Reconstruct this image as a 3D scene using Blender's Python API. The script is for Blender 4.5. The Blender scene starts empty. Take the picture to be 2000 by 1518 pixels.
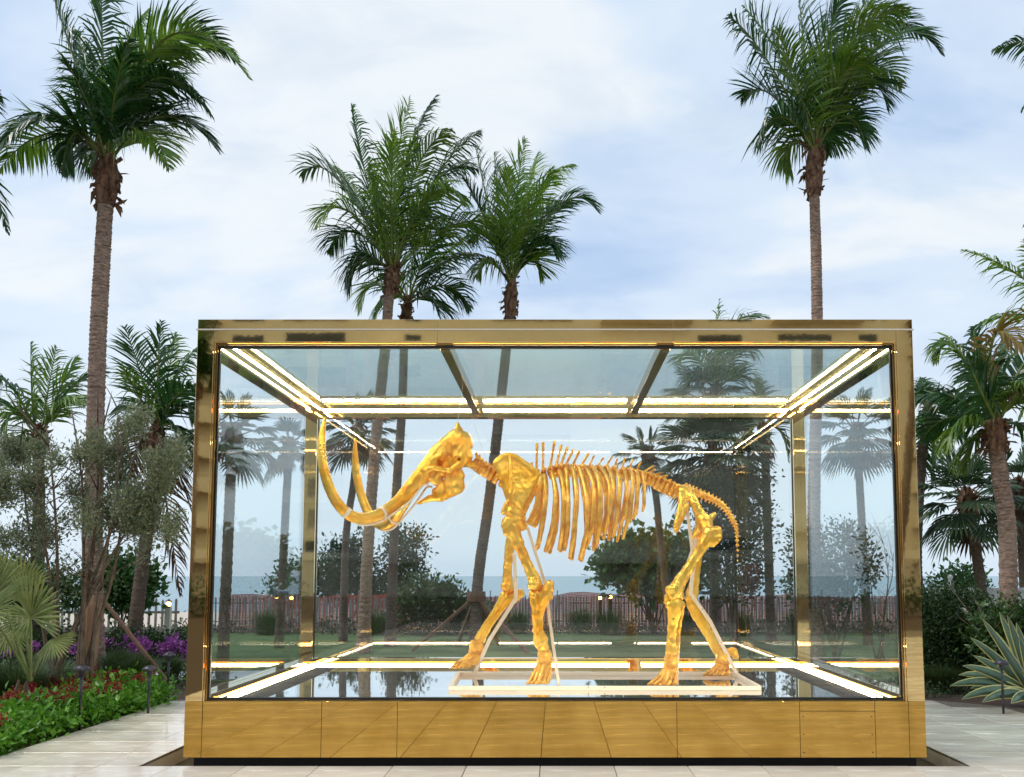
import bpy, math, random
import numpy as np
from mathutils import Vector, Matrix

random.seed(7); rng = np.random.default_rng(7)
S = bpy.context.scene
COL = S.collection
R = math.radians

# ---------------------------------------------------------------- camera
H = 1.8; F = 1700.0; CX = 1084.0; CY = 986.6
TH = math.atan(138.4/F); c_, s_ = math.cos(TH), math.sin(TH)
cam = bpy.data.cameras.new('camera'); cam_o = bpy.data.objects.new('camera', cam); COL.objects.link(cam_o)
cam.sensor_width = 36; cam.lens = 30.6; cam.shift_x = -0.042; cam.shift_y = 0.1138
cam.clip_end = 20000; cam.clip_start = 0.05
cam_o.location = (0, 0, H); cam_o.rotation_euler = (R(90)+TH, 0, 0)
S.camera = cam_o

# ---------------------------------------------------------------- world and sun
W = bpy.data.worlds.new('World'); S.world = W; W.use_nodes = True
wn = W.node_tree.nodes; wl = W.node_tree.links; wn.clear()
def N(t, **k):
    n = wn.new(t)
    for a, b in k.items(): setattr(n, a, b)
    return n
SUN_EL, SUN_ROT = R(58), R(264)
sky = N('ShaderNodeTexSky'); sky.sky_type = 'NISHITA'; sky.sun_disc = False
sky.sun_elevation = SUN_EL; sky.sun_rotation = SUN_ROT; sky.air_density = 1.0; sky.dust_density = 1.0
tc = N('ShaderNodeTexCoord')
sep = N('ShaderNodeSeparateXYZ'); wl.new(tc.outputs['Generated'], sep.inputs[0])
def wmath(op, a, b=None, clamp=False):
    n = N('ShaderNodeMath', operation=op); n.use_clamp = clamp
    for i, v in enumerate((a, b)):
        if v is None: continue
        if isinstance(v, (int, float)): n.inputs[i].default_value = v
        else: wl.new(v, n.inputs[i])
    return n.outputs[0]
zz = wmath('ADD', wmath('MAXIMUM', sep.outputs[2], 0.0), 0.30)
px_ = wmath('DIVIDE', sep.outputs[0], zz); py_ = wmath('DIVIDE', sep.outputs[1], zz)
comb = N('ShaderNodeCombineXYZ'); wl.new(px_, comb.inputs[0]); wl.new(py_, comb.inputs[1])
mp = N('ShaderNodeMapping'); mp.inputs['Location'].default_value = (3.1, 1.7, 0); mp.inputs['Rotation'].default_value = (0, 0, 0.5)
mp.inputs['Scale'].default_value = (1.0, 1.5, 1); wl.new(comb.outputs[0], mp.inputs[0])
def wnoise(sc, det, rough, dist):
    n = N('ShaderNodeTexNoise'); n.inputs['Scale'].default_value = sc; n.inputs['Detail'].default_value = det
    n.inputs['Roughness'].default_value = rough; n.inputs['Distortion'].default_value = dist
    wl.new(mp.outputs[0], n.inputs['Vector']); return n.outputs[0]
def wramp(fac, stops):
    n = N('ShaderNodeValToRGB'); e = n.color_ramp.elements
    for i, (p, col) in enumerate(stops):
        if i > 1: e.new(p)
        e[i].position = p; e[i].color = tuple(col)+(1,)
    n.color_ramp.interpolation = 'EASE'
    wl.new(fac, n.inputs[0]); return n.outputs[0]
CLOUD_WHITE, CLOUD_MID, CLOUD_BLUE = (8.9, 9.4, 9.8), (7.0, 8.2, 9.7), (5.2, 6.7, 9.0)
clouds = wramp(wnoise(1.5, 6, .50, .25), [(.35, CLOUD_BLUE), (.49, CLOUD_MID), (.60, CLOUD_WHITE)])
dark = wramp(wnoise(2.9, 8, .56, .5), [(.44, (1, 1, 1)), (.68, (.80, .86, .93))])
mul = N('ShaderNodeMix', data_type='RGBA', blend_type='MULTIPLY'); mul.inputs[0].default_value = .8
wl.new(clouds, mul.inputs[6]); wl.new(dark, mul.inputs[7])
# a bright band of thin cloud above the sea and a blue-grey bank on the horizon
band = wramp(sep.outputs[2], [(0.0, (6.9, 8.2, 9.5)), (0.10, (7.9, 9.0, 9.9)), (0.24, (9.3, 9.9, 10.2)), (0.33, (8.5, 9.4, 10.0))])
bfac = wramp(sep.outputs[2], [(0.02, (1, 1, 1)), (0.36, (0, 0, 0))])
mixb = N('ShaderNodeMix', data_type='RGBA'); wl.new(bfac, mixb.inputs[0]); wl.new(mul.outputs[2], mixb.inputs[6]); wl.new(band, mixb.inputs[7])
mixs = N('ShaderNodeMix', data_type='RGBA'); mixs.inputs[0].default_value = .88
wl.new(sky.outputs[0], mixs.inputs[6]); wl.new(mixb.outputs[2], mixs.inputs[7])
bg = N('ShaderNodeBackground'); bg.inputs[1].default_value = 0.081
wl.new(mixs.outputs[2], bg.inputs[0])
wo = N('ShaderNodeOutputWorld'); wl.new(bg.outputs[0], wo.inputs[0])

sl = bpy.data.lights.new('sun', 'SUN'); sl.energy = 1.5; sl.angle = R(20); sl.color = (1, .95, .88)
so = bpy.data.objects.new('sun', sl); COL.objects.link(so)
az = SUN_ROT
sd = Vector((math.sin(az)*math.cos(SUN_EL), math.cos(az)*math.cos(SUN_EL), math.sin(SUN_EL)))
so.rotation_euler = sd.to_track_quat('Z', 'Y').to_euler(); so.location = (0, -20, 30)

S.view_settings.view_transform = 'Standard'; S.view_settings.look = 'None'
S.view_settings.exposure = 0.42; S.view_settings.gamma = 1; S.view_settings.use_curve_mapping = False
S.render.engine = 'CYCLES'
try:
    S.cycles.max_bounces = 12; S.cycles.transparent_max_bounces = 32; S.cycles.glossy_bounces = 8
    S.cycles.diffuse_bounces = 3; S.cycles.sample_clamp_indirect = 6; S.cycles.caustics_reflective = True
except Exception: pass

# ---------------------------------------------------------------- geometry helpers
def P(px, py, Y):
    u = (px-CX)/F; v = (CY-py)/F; t = Y/(c_-v*s_)
    return Vector((u*t, Y, H+(s_+v*c_)*t))
def GP(px, py, z=0.0):
    u = (px-CX)/F; v = (CY-py)/F; t = (z-H)/(s_+v*c_)
    return Vector((u*t, (c_-v*s_)*t, z))

def link_mesh(name, V, faces, mat, parent=None, smooth=False):
    V = np.asarray(V, dtype=np.float32).reshape(-1, 3)
    me = bpy.data.meshes.new(name)
    arrs = [np.asarray(f, dtype=np.int32) for f in faces if len(f)]
    nl = sum(a.size for a in arrs); nf = sum(len(a) for a in arrs)
    me.vertices.add(len(V)); me.vertices.foreach_set('co', V.ravel())
    me.loops.add(nl); me.loops.foreach_set('vertex_index', np.concatenate([a.ravel() for a in arrs]))
    me.polygons.add(nf)
    tot = np.concatenate([np.full(len(a), a.shape[1], dtype=np.int32) for a in arrs])
    st = np.concatenate([[0], np.cumsum(tot)[:-1]]).astype(np.int32)
    me.polygons.foreach_set('loop_start', st); me.polygons.foreach_set('loop_total', tot)
    me.polygons.foreach_set('use_smooth', np.full(nf, bool(smooth)))
    me.update(calc_edges=True)
    me.validate()
    if mat: me.materials.append(mat)
    o = bpy.data.objects.new(name, me); COL.objects.link(o)
    if parent is not None: adopt(o, parent)
    return o
def adopt(o, parent):
    o.parent = parent
    o.matrix_parent_inverse = world_of(parent).inverted()
def world_of(o):
    m = Matrix.LocRotScale(o.location, o.rotation_euler, o.scale)
    return m if o.parent is None else world_of(o.parent) @ o.matrix_parent_inverse @ m

class MB:
    def __init__(s): s.V = []; s.n = 0; s.Q = []; s.T = []
    def add(s, V, Q=(), T=()):
        V = np.asarray(V, dtype=float).reshape(-1, 3)
        if len(Q): s.Q.append(np.asarray(Q)+s.n)
        if len(T): s.T.append(np.asarray(T)+s.n)
        s.V.append(V); s.n += len(V); return s
    def box(s, x0, x1, y0, y1, z0, z1):
        V = [(x, y, z) for x in (x0, x1) for y in (y0, y1) for z in (z0, z1)]
        return s.add(V, [(0, 1, 3, 2), (4, 6, 7, 5), (0, 4, 5, 1), (2, 3, 7, 6), (0, 2, 6, 4), (1, 5, 7, 3)])
    def bar(s, a, b, w, h, up=(0, 0, 1)):
        a = Vector(a); b = Vector(b); d = (b-a).normalized(); sd_ = d.cross(Vector(up))
        if sd_.length < 1e-4: sd_ = d.cross(Vector((0, 1, 0)))
        sd_.normalize(); u = sd_.cross(d)
        V = [p+sd_*(i*w/2)+u*(j*h/2) for p in (a, b) for i, j in ((-1, -1), (1, -1), (1, 1), (-1, 1))]
        return s.add(V, [(0, 3, 2, 1), (4, 5, 6, 7), (0, 1, 5, 4), (1, 2, 6, 5), (2, 3, 7, 6), (3, 0, 4, 7)])
    def tube(s, pts, rad, n=8, flat=1.0, fdir=None):
        pts = np.array([tuple(p) for p in pts], dtype=float); m = len(pts)
        rad = np.broadcast_to(np.asarray(rad, dtype=float), (m,))
        T = np.gradient(pts, axis=0); T /= np.linalg.norm(T, axis=1)[:, None]+1e-9
        ref = np.array(fdir if fdir is not None else (0, 1, 0.03), dtype=float)
        U = np.cross(T, ref); bad = np.linalg.norm(U, axis=1) < .05
        U[bad] = np.cross(T[bad], np.array((1, .02, 0.1)))
        U /= np.linalg.norm(U, axis=1)[:, None]; Vv = np.cross(U, T)
        a = np.linspace(0, 2*math.pi, n, endpoint=False)
        ring = pts[:, None, :]+rad[:, None, None]*(np.cos(a)[None, :, None]*U[:, None, :]*flat+np.sin(a)[None, :, None]*Vv[:, None, :])
        i = np.arange(m-1)[:, None]*n; j = np.arange(n)[None, :]; j2 = (j+1) % n
        Q = np.stack([i+j, i+j2, i+n+j2, i+n+j], -1).reshape(-1, 4)
        Vt = np.concatenate([ring.reshape(-1, 3), pts[:1], pts[-1:]])
        jj = np.arange(n)
        T1 = np.stack([np.full(n, m*n), (jj+1) % n, jj], -1)
        T2 = np.stack([np.full(n, m*n+1), (m-1)*n+jj, (m-1)*n+(jj+1) % n], -1)
        return s.add(Vt, Q, np.concatenate([T1, T2]))
    def lathe(s, prof, c, n=20):
        c = Vector(c); a = np.linspace(0, 2*math.pi, n, endpoint=False); m = len(prof)
        V = [(c.x+r*math.cos(t), c.y+r*math.sin(t), c.z+z) for r, z in prof for t in a]
        i = np.arange(m-1)[:, None]*n; j = np.arange(n)[None, :]; j2 = (j+1) % n
        return s.add(V, np.stack([i+j, i+j2, i+n+j2, i+n+j], -1).reshape(-1, 4))
    def build(s, name, mat, parent=None, smooth=False, bevel=0):
        o = link_mesh(name, np.concatenate(s.V), ([np.concatenate(s.Q)] if s.Q else [])+([np.concatenate(s.T)] if s.T else []), mat, parent, smooth)
        if bevel:
            b = o.modifiers.new('bevel', 'BEVEL'); b.width = bevel; b.segments = 2; b.limit_method = 'ANGLE'
        return o

def thing(name, label, cat, loc=(0, 0, 0), group=None):
    o = bpy.data.objects.new(name, None); COL.objects.link(o); o.location = loc; o.empty_display_size = .1
    o['label'] = label; o['category'] = cat
    if group: o['group'] = group
    return o
def tag(o, label, cat, group=None, kind=None):
    o['label'] = label; o['category'] = cat
    if group: o['group'] = group
    if kind: o['kind'] = kind
    return o
def struct(o, label=None):
    o['kind'] = 'structure'
    if label: o['label'] = label
    return o
def copy_thing(root, loc, label=None, rotz=None, scale=None):
    r = root.copy(); COL.objects.link(r); r.location = loc
    if rotz is not None: r.rotation_euler = (0, 0, rotz)
    if scale is not None: r.scale = (scale,)*3
    if label: r['label'] = label
    for ch in list(root.children):
        c = ch.copy(); COL.objects.link(c); c.parent = r; c.matrix_parent_inverse = ch.matrix_parent_inverse.copy()
        for g in list(ch.children):
            d = g.copy(); COL.objects.link(d); d.parent = c; d.matrix_parent_inverse = g.matrix_parent_inverse.copy()
    return r
def smooth_path(pts, n):
    """Catmull-Rom through points (rows may carry a radius as 4th value)."""
    p = np.array([tuple(q) for q in pts], dtype=float)
    p = np.concatenate([[2*p[0]-p[1]], p, [2*p[-1]-p[-2]]]); m = len(p)-3
    out = []
    for t in np.linspace(0, m-1e-6, n):
        i = int(t); f = t-i; a, b, c, d = p[i:i+4]
        out.append(.5*((2*b)+(-a+c)*f+(2*a-5*b+4*c-d)*f*f+(-a+3*b-3*c+d)*f**3))
    return np.array(out)

# ---------------------------------------------------------------- materials
def material(name, c1, c2=None, scale=5, rough=.6, metal=0, bump=0, bscale=None, stretch=(1, 1, 1), rough2=None, transl=0,
             spec=.5, rnd=0, coat=0, contrast=(.35, .65), detail=5):
    m = bpy.data.materials.new(name); m.use_nodes = True; nt = m.node_tree; n = nt.nodes; l = nt.links
    b = n['Principled BSDF']; b.inputs['Roughness'].default_value = rough; b.inputs['Metallic'].default_value = metal
    b.inputs['Specular IOR Level'].default_value = spec; b.inputs['Coat Weight'].default_value = coat
    b.inputs['Coat Roughness'].default_value = .08
    t = n.new('ShaderNodeTexCoord'); mpg = n.new('ShaderNodeMapping'); mpg.inputs['Scale'].default_value = stretch
    l.new(t.outputs['Object'], mpg.inputs[0])
    colout = None
    if c2 is not None:
        nz = n.new('ShaderNodeTexNoise'); nz.inputs['Scale'].default_value = scale; nz.inputs['Detail'].default_value = detail
        nz.inputs['Roughness'].default_value = .6; l.new(mpg.outputs[0], nz.inputs['Vector'])
        rp = n.new('ShaderNodeValToRGB'); rp.color_ramp.elements[0].position = contrast[0]; rp.color_ramp.elements[1].position = contrast[1]
        rp.color_ramp.elements[0].color = tuple(c1)+(1,); rp.color_ramp.elements[1].color = tuple(c2)+(1,)
        l.new(nz.outputs[0], rp.inputs[0]); colout = rp.outputs[0]
        if rough2 is not None:
            mr = n.new('ShaderNodeMapRange'); mr.inputs[1].default_value = .35; mr.inputs[2].default_value = .65
            mr.inputs[3].default_value = rough; mr.inputs[4].default_value = rough2
            l.new(nz.outputs[0], mr.inputs[0]); l.new(mr.outputs[0], b.inputs['Roughness'])
    if rnd:
        oi = n.new('ShaderNodeObjectInfo'); mr = n.new('ShaderNodeMapRange'); mr.inputs[3].default_value = 1-rnd; mr.inputs[4].default_value = 1+rnd
        l.new(oi.outputs['Random'], mr.inputs[0])
        hs = n.new('ShaderNodeHueSaturation'); hs.inputs['Color'].default_value = tuple(c1)+(1,)
        if colout: l.new(colout, hs.inputs['Color'])
        l.new(mr.outputs[0], hs.inputs['Value']); colout = hs.outputs[0]
    if colout: l.new(colout, b.inputs['Base Color'])
    else: b.inputs['Base Color'].default_value = tuple(c1)+(1,)
    if bump:
        nb = n.new('ShaderNodeTexNoise'); nb.inputs['Scale'].default_value = bscale or scale*3; nb.inputs['Detail'].default_value = 4
        l.new(mpg.outputs[0], nb.inputs['Vector'])
        bu = n.new('ShaderNodeBump'); bu.inputs['Strength'].default_value = 1; bu.inputs['Distance'].default_value = bump
        l.new(nb.outputs[0], bu.inputs['Height']); l.new(bu.outputs[0], b.inputs['Normal'])
    if transl:
        tr = n.new('ShaderNodeBsdfTranslucent'); mx = n.new('ShaderNodeMixShader'); mx.inputs[0].default_value = transl
        if colout: l.new(colout, tr.inputs[0])
        else: tr.inputs[0].default_value = tuple(c1)+(1,)
        l.new(b.outputs[0], mx.inputs[1]); l.new(tr.outputs[0], mx.inputs[2]); l.new(mx.outputs[0], n['Material Output'].inputs[0])
    return m
def emission(name, col, st):
    m = bpy.data.materials.new(name); m.use_nodes = True; b = m.node_tree.nodes['Principled BSDF']
    b.inputs['Base Color'].default_value = (.8, .8, .8, 1)
    b.inputs['Emission Color'].default_value = tuple(col)+(1,); b.inputs['Emission Strength'].default_value = st
    return m
def glass_material(name, tint, f0=.04, fmax=.9, bump=0.0, bscale=8, haze=0.0):
    m = bpy.data.materials.new(name); m.use_nodes = True; nt = m.node_tree; n = nt.nodes; l = nt.links; n.clear()
    out = n.new('ShaderNodeOutputMaterial'); tr = n.new('ShaderNodeBsdfTransparent'); tr.inputs[0].default_value = tuple(tint)+(1,)
    gl = n.new('ShaderNodeBsdfGlossy'); gl.inputs['Roughness'].default_value = 0.0; gl.inputs[0].default_value = (1, 1, 1, 1)
    ge = n.new('ShaderNodeNewGeometry'); dt = n.new('ShaderNodeVectorMath'); dt.operation = 'DOT_PRODUCT'
    l.new(ge.outputs['Normal'], dt.inputs[0]); l.new(ge.outputs['Incoming'], dt.inputs[1])
    def mth(op, a, b=None):
        q = n.new('ShaderNodeMath'); q.operation = op; q.use_clamp = False
        for i, v in enumerate((a, b)):
            if v is None: continue
            if isinstance(v, (int, float)): q.inputs[i].default_value = v
            else: l.new(v, q.inputs[i])
        return q.outputs[0]
    f = mth('POWER', mth('SUBTRACT', 1.0, mth('ABSOLUTE', dt.outputs['Value'])), 5.0)
    f = mth('ADD', mth('MULTIPLY', f, fmax-f0), f0)
    if bump:
        t = n.new('ShaderNodeTexCoord'); nb = n.new('ShaderNodeTexNoise'); nb.inputs['Scale'].default_value = bscale; nb.inputs['Detail'].default_value = 2
        l.new(t.outputs['Object'], nb.inputs['Vector']); bu = n.new('ShaderNodeBump'); bu.inputs['Distance'].default_value = bump
        l.new(nb.outputs[0], bu.inputs['Height']); l.new(bu.outputs[0], gl.inputs['Normal'])
    mx = n.new('ShaderNodeMixShader'); l.new(f, mx.inputs[0]); l.new(tr.outputs[0], mx.inputs[1]); l.new(gl.outputs[0], mx.inputs[2])
    last = mx.outputs[0]
    if haze:
        df = n.new('ShaderNodeBsdfDiffuse'); df.inputs[0].default_value = (.7, .78, .8, 1)
        t = n.new('ShaderNodeTexCoord'); nb = n.new('ShaderNodeTexNoise'); nb.inputs['Scale'].default_value = 60; nb.inputs['Detail'].default_value = 6
        l.new(t.outputs['Object'], nb.inputs['Vector'])
        mr = n.new('ShaderNodeMapRange'); mr.inputs[1].default_value = .45; mr.inputs[2].default_value = .7; mr.inputs[3].default_value = haze*.3; mr.inputs[4].default_value = haze*1.6
        l.new(nb.outputs[0], mr.inputs[0])
        m2 = n.new('ShaderNodeMixShader'); l.new(mr.outputs[0], m2.inputs[0]); l.new(last, m2.inputs[1]); l.new(df.outputs[0], m2.inputs[2]); last = m2.outputs[0]
    l.new(last, out.inputs[0]); return m

M = {}
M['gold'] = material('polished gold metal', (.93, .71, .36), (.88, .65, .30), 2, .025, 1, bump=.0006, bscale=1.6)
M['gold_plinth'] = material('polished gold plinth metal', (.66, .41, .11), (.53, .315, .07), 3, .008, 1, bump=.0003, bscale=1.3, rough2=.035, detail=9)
M['gold_shaded'] = material('gold metal with shade painted in', (.42, .29, .12), (.36, .24, .09), 4, .12, 1)  # the same gold, with its dark underside reflection put into the colour
M['bone'] = material('gold leaf on bone', (1.0, .62, .095), (.84, .36, .025), 3.2, .26, .82, bump=.011, bscale=24, rough2=.40, contrast=(.42, .72), detail=3)
M['bone_small'] = material('gold leaf on small bones', (1.0, .60, .11), (.70, .28, .025), 9, .34, .72, bump=.005, bscale=60, detail=8)
M['mount'] = material('cream painted steel', (.96, .79, .60), (.94, .76, .57), 8, .45)
M['black'] = material('black metal', (.012, .012, .014), None, rough=.5)
M['seal'] = material('dark rubber seal', (.015, .014, .012), None, rough=.35)
M['floor_mirror'] = material('mirror polished floor', (.95, .96, .97), (.93, .94, .96), 2, .012, 1, bump=.0004, bscale=5)
M['strip'] = emission('warm light tube', (1, .83, .55), 58)
M['glass'] = glass_material('clear glass', (.982, .998, 1.0), .040, .92)
M['glass_side'] = glass_material('clear side glass', (.955, .993, 1.0), .045, .92, bump=.0003, bscale=3)
M['glass_roof'] = glass_material('wet roof glass', (.86, .96, .975), .07, .9, bump=.0012, bscale=14, haze=.09)
M['travertine'] = material('wet travertine', (.76, .655, .53), (.93, .865, .76), 1.3, .05, 0, bump=.0012, bscale=10, stretch=(.7, 2.4, 1), rough2=.34, spec=.6, rnd=.07, contrast=(.3, .7), coat=.35)
M['joint'] = material('joint mortar', (.16, .13, .10), (.10, .08, .06), 20, .8)
M['pit'] = material('wet dark pit', (.03, .028, .022), (.05, .045, .03), 5, .15)
M['lawn'] = material('lawn', (.035, .075, .018), (.10, .16, .04), .9, .9, bump=.02, bscale=60)
M['soil'] = material('mulch soil', (.035, .022, .015), (.07, .042, .028), 18, .95, bump=.03, bscale=40)
M['sand'] = material('beach sand', (.50, .42, .33), (.60, .52, .42), 3, .95, bump=.02, bscale=4)
M['sea'] = material('sea water', (.10, .22, .28), (.14, .28, .34), .05, .25, 0, bump=.25, bscale=.35, stretch=(.35, 1.6, 1))
M['path'] = material('wet grey path', (.10, .095, .09), (.18, .17, .16), 4, .12, bump=.002)
M['frond'] = material('coconut frond', (.017, .070, .015), (.050, .145, .026), 3, .30, transl=.28, rnd=.22, spec=.6)
M['frond_light'] = material('bright coconut frond', (.08, .20, .018), (.19, .31, .03), 3, .38, transl=.3, rnd=.15, spec=.6)
M['frond_gold'] = material('yellowing coconut frond', (.22, .20, .03), (.30, .17, .03), 2, .5, transl=.3, rnd=.1)
M['frond_dead'] = material('dry brown frond', (.10, .055, .03), (.17, .10, .055), 5, .8, transl=.1, rnd=.15)
M['rachis'] = material('frond stalk', (.20, .24, .05), (.13, .18, .04), 5, .5)
M['fan'] = material('fan palm leaf', (.03, .075, .025), (.06, .11, .045), 4, .45, transl=.2, rnd=.2)
M['palmetto'] = material('silver green palmetto leaf', (.22, .30, .09), (.40, .43, .16), 6, .45, transl=.2, rnd=.15)
M['trunk'] = material('palm trunk bark', (.20, .125, .09), (.44, .31, .235), 12, .9, bump=.012, bscale=30, stretch=(1, 1, 3))
M['trunk_dark'] = material('dark palm trunk bark', (.085, .058, .045), (.20, .145, .11), 12, .9, bump=.012, bscale=30, stretch=(1, 1, 3))
M['husk'] = material('fibrous husk', (.08, .04, .025), (.30, .17, .10), 14, .9, bump=.02, bscale=40, stretch=(1, 1, .3))
M['branch'] = material('woody stem', (.11, .075, .05), (.24, .17, .12), 16, .9, bump=.006, stretch=(1, 1, .4))
M['silver_leaf'] = material('grey green leaf', (.15, .19, .09), (.36, .38, .24), 40, .5, transl=.25)
M['dark_leaf'] = material('dark evergreen leaf', (.016, .045, .012), (.045, .090, .026), 25, .5, transl=.15, spec=.3)
M['mid_leaf'] = material('glossy mid green leaf', (.035, .085, .018), (.075, .145, .035), 20, .35, transl=.2)
M['grape_leaf'] = material('sea grape leaf', (.04, .12, .03), (.09, .20, .05), 20, .4, transl=.22)
M['bright_leaf'] = material('bright bedding leaf', (.045, .19, .012), (.20, .44, .035), 13, .38, transl=.3)
M['red_flower'] = material('dark red flower', (.22, .008, .012), (.40, .02, .025), 20, .5, transl=.2)
M['red_leaf'] = material('dark red leaf', (.06, .012, .012), (.11, .03, .02), 20, .5, transl=.2)
M['purple_flower'] = material('purple bract', (.26, .05, .30), (.42, .11, .44), 20, .5, transl=.3)
M['grass_tuft'] = material('ornamental grass', (.035, .075, .02), (.09, .14, .04), 4, .55, transl=.2)
M['agave'] = material('agave green', (.06, .12, .07), (.11, .18, .11), 5, .4, stretch=(1, 1, .3))
M['agave_edge'] = material('agave cream margin', (.58, .53, .19), (.48, .43, .15), 5, .4)
M['picket'] = material('weathered grey picket', (.22, .22, .21), (.36, .35, .33), 20, .85, rnd=.2)
M['mesh_red'] = material('red safety mesh', (.55, .09, .05), (.66, .16, .09), 10, .6, transl=.2)
M['white_paint'] = material('white fence paint', (.72, .73, .74), (.78, .79, .80), 4, .5)
M['wood'] = material('light timber stake', (.38, .22, .13), (.50, .31, .19), 8, .8, bump=.003, stretch=(8, 8, 1))
M['wood_dark'] = material('brown timber stake', (.14, .07, .04), (.22, .12, .07), 8, .8, bump=.003, stretch=(8, 8, 1))
M['lamp_metal'] = material('weathered bronze lamp', (.05, .045, .055), (.10, .09, .11), 20, .4, .7)
M['lamp_glow'] = emission('orange lantern glow', (1, .38, .06), 22)
M['stucco'] = material('cream stucco', (.80, .70, .54), (.84, .75, .60), 1.5, .85)
M['stucco_soffit'] = material('stucco with soffit shade painted in', (.46, .36, .24), None, rough=.85)  # shade under the balconies put into the stucco colour; sills share it
M['window_dark'] = material('dark hotel window', (.03, .04, .05), None, rough=.08)
M['rail_white'] = material('white railing', (.75, .72, .66), None, rough=.4)

# ================================================================ SETTING
def slab(name, poly, z0, z1, mat):
    n = len(poly); V = [(x, y, z1) for x, y in poly]+[(x, y, z0) for x, y in poly]
    me = bpy.data.meshes.new(name)
    me.from_pydata(V, [], [tuple(range(n))]+[(i, i+n, (i+1) % n+n, (i+1) % n) for i in range(n)])
    me.shade_flat(); me.materials.append(mat); o = bpy.data.objects.new(name, me); COL.objects.link(o); return o
D0 = 8.55; PF = 8.445                     # box front, pit edge
HW = 3.58; PX = 3.96; BK = 12.52
# ground: one sheet with the pit cut out, dipping to the beach
GM = MB()
ys = [-150, PF, 12.95, 30.6, 45, 90, 260]
zs = [-.03, -.03, -.03, -.03, -.9, -2.4, -6]
for i in range(6):
    xs = [(-400, 400)] if i != 1 else [(-400, -PX), (PX, 400)]
    for a, b in xs: GM.add([(a, ys[i], zs[i]), (b, ys[i], zs[i]), (b, ys[i+1], zs[i+1]), (a, ys[i+1], zs[i+1])], [(0, 1, 2, 3)])
g = GM.build('ground', M['soil']); struct(g)
struct(slab('lawn', [(-9, 15.2), (9.4, 15.2), (14, 22), (15, 27.8), (-15, 27.8), (-14, 20)], -.03, .0, M['lawn']))
struct(slab('beach', [(-400, 31.5), (400, 31.5), (400, 33), (-400, 33)], -.2, -.02, M['sand']))
bs = MB().add([(-400, 33, -.02), (400, 33, -.02), (400, 110, -2.6), (-400, 110, -2.6)], [(0, 1, 2, 3)]).build('sand_slope', M['sand']); struct(bs)
sea = MB().add([(-9000, 70, -2.0), (9000, 70, -2.0), (9000, 12000, -2.0), (-9000, 12000, -2.0)], [(0, 1, 2, 3)]).build('sea', M['sea']); struct(sea)
struct(slab('garden_path', [(-16, 13.6), (-3.9, 15.6), (-3.9, 16.9), (-16, 15.4)], -.03, .012, M['path']))
# paving: bed + tiles
struct(slab('paving_bed', [(-5.56, -12), (-5.56, 13.0), (-PX, 13.0), (-PX, PF), (PX, PF), (PX, 13.0), (5.4, 13.0), (6.6, 12.05), (12, 10.6), (12, -12)], -.025, -.012, M['joint']))
pave = struct(MB().box(-PX-.0, PX+.0, 12.952, 13.0, -.3, -.013).build('paving', M['travertine']))
tile_meshes = {}
def tile(x0, x1, y0, y1):
    w, d = round(x1-x0, 3), round(y1-y0, 3); key = (w, d)
    if key not in tile_meshes:
        j = .004; b = .0018
        V = [(j, j, -.03), (w-j, j, -.03), (w-j, d-j, -.03), (j, d-j, -.03), (j, j, -b), (w-j, j, -b), (w-j, d-j, -b), (j, d-j, -b),
             (j+b, j+b, 0), (w-j-b, j+b, 0), (w-j-b, d-j-b, 0), (j+b, d-j-b, 0)]
        me = bpy.data.meshes.new('tile')
        me.from_pydata(V, [], [(0, 1, 5, 4), (1, 2, 6, 5), (2, 3, 7, 6), (3, 0, 4, 7), (4, 5, 9, 8), (5, 6, 10, 9), (6, 7, 11, 10), (7, 4, 8, 11), (8, 9, 10, 11)])
        me.materials.append(M['travertine']); tile_meshes[key] = me
    o = bpy.data.objects.new('tile', tile_meshes[key]); COL.objects.link(o)
    o.location = (x0, y0, random.uniform(-.0012, .0012)); o.rotation_euler = (random.uniform(-.0012, .0012), random.uniform(-.0012, .0012), 0)
    adopt_keep(o, pave); return o
def adopt_keep(o, parent): o.parent = parent
TW, TD = .70, .62
far_tiles = MB()
for r in range(-28, 9):
    y0 = PF-.03+r*TD if r < 0 else PF+r*TD
    y1 = y0+TD
    if r == -1: y1 = PF
    for k in range(-8, 17):
        x0 = k*TW-.14; x1 = x0+TW
        if x0 < -5.56: 
            if x1 <= -5.5: continue
            x0 = -5.56
        if r >= 0:
            if y1 > 13.0: continue
            if x0 < PX and x1 > -PX:
                if x0 < -PX: x1 = -PX
                elif x1 > PX: x0 = PX
                else: continue
                if x1-x0 < .05: continue
        xm, ym = (x0+x1)/2, y1
        if xm > 5.2 and ym > 12.8-(xm-5.4)*.75+(max(0, xm-6.6))*.4: continue
        if r < -7 or xm > 8.2: far_tiles.box(x0+.004, x1-.004, y0+.004, y1-.004, -.02, 0)
        else: tile(x0, x1, y0, y1)
ft = far_tiles.build('tile', M['travertine']); ft['kind'] = 'stuff'; adopt_keep(ft, pave)
# pit
pit = MB()
pit.box(-PX, PX, PF, 12.95, -.42, -.30)
pb = struct(pit.build('reflecting_pit', M['pit']))
ped = MB(); t_ = .03
ped.box(-PX-t_, -PX, PF, 12.95, -.3, -.001); ped.box(PX, PX+t_, PF, 12.95, -.3, -.001); ped.box(-PX-t_, PX+t_, PF-t_, PF-.001, -.3, -.0125)
pe = ped.build('pit_edge', M['travertine']); adopt_keep(pe, pb)
wt = MB().add([(-PX, PF, -.16), (PX, PF, -.16), (PX, 12.95, -.16), (-PX, 12.95, -.16)], [(0, 1, 2, 3)]).build('water', material('dark pit water', (.01, .012, .01), None, rough=.03)); struct(wt)

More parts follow.
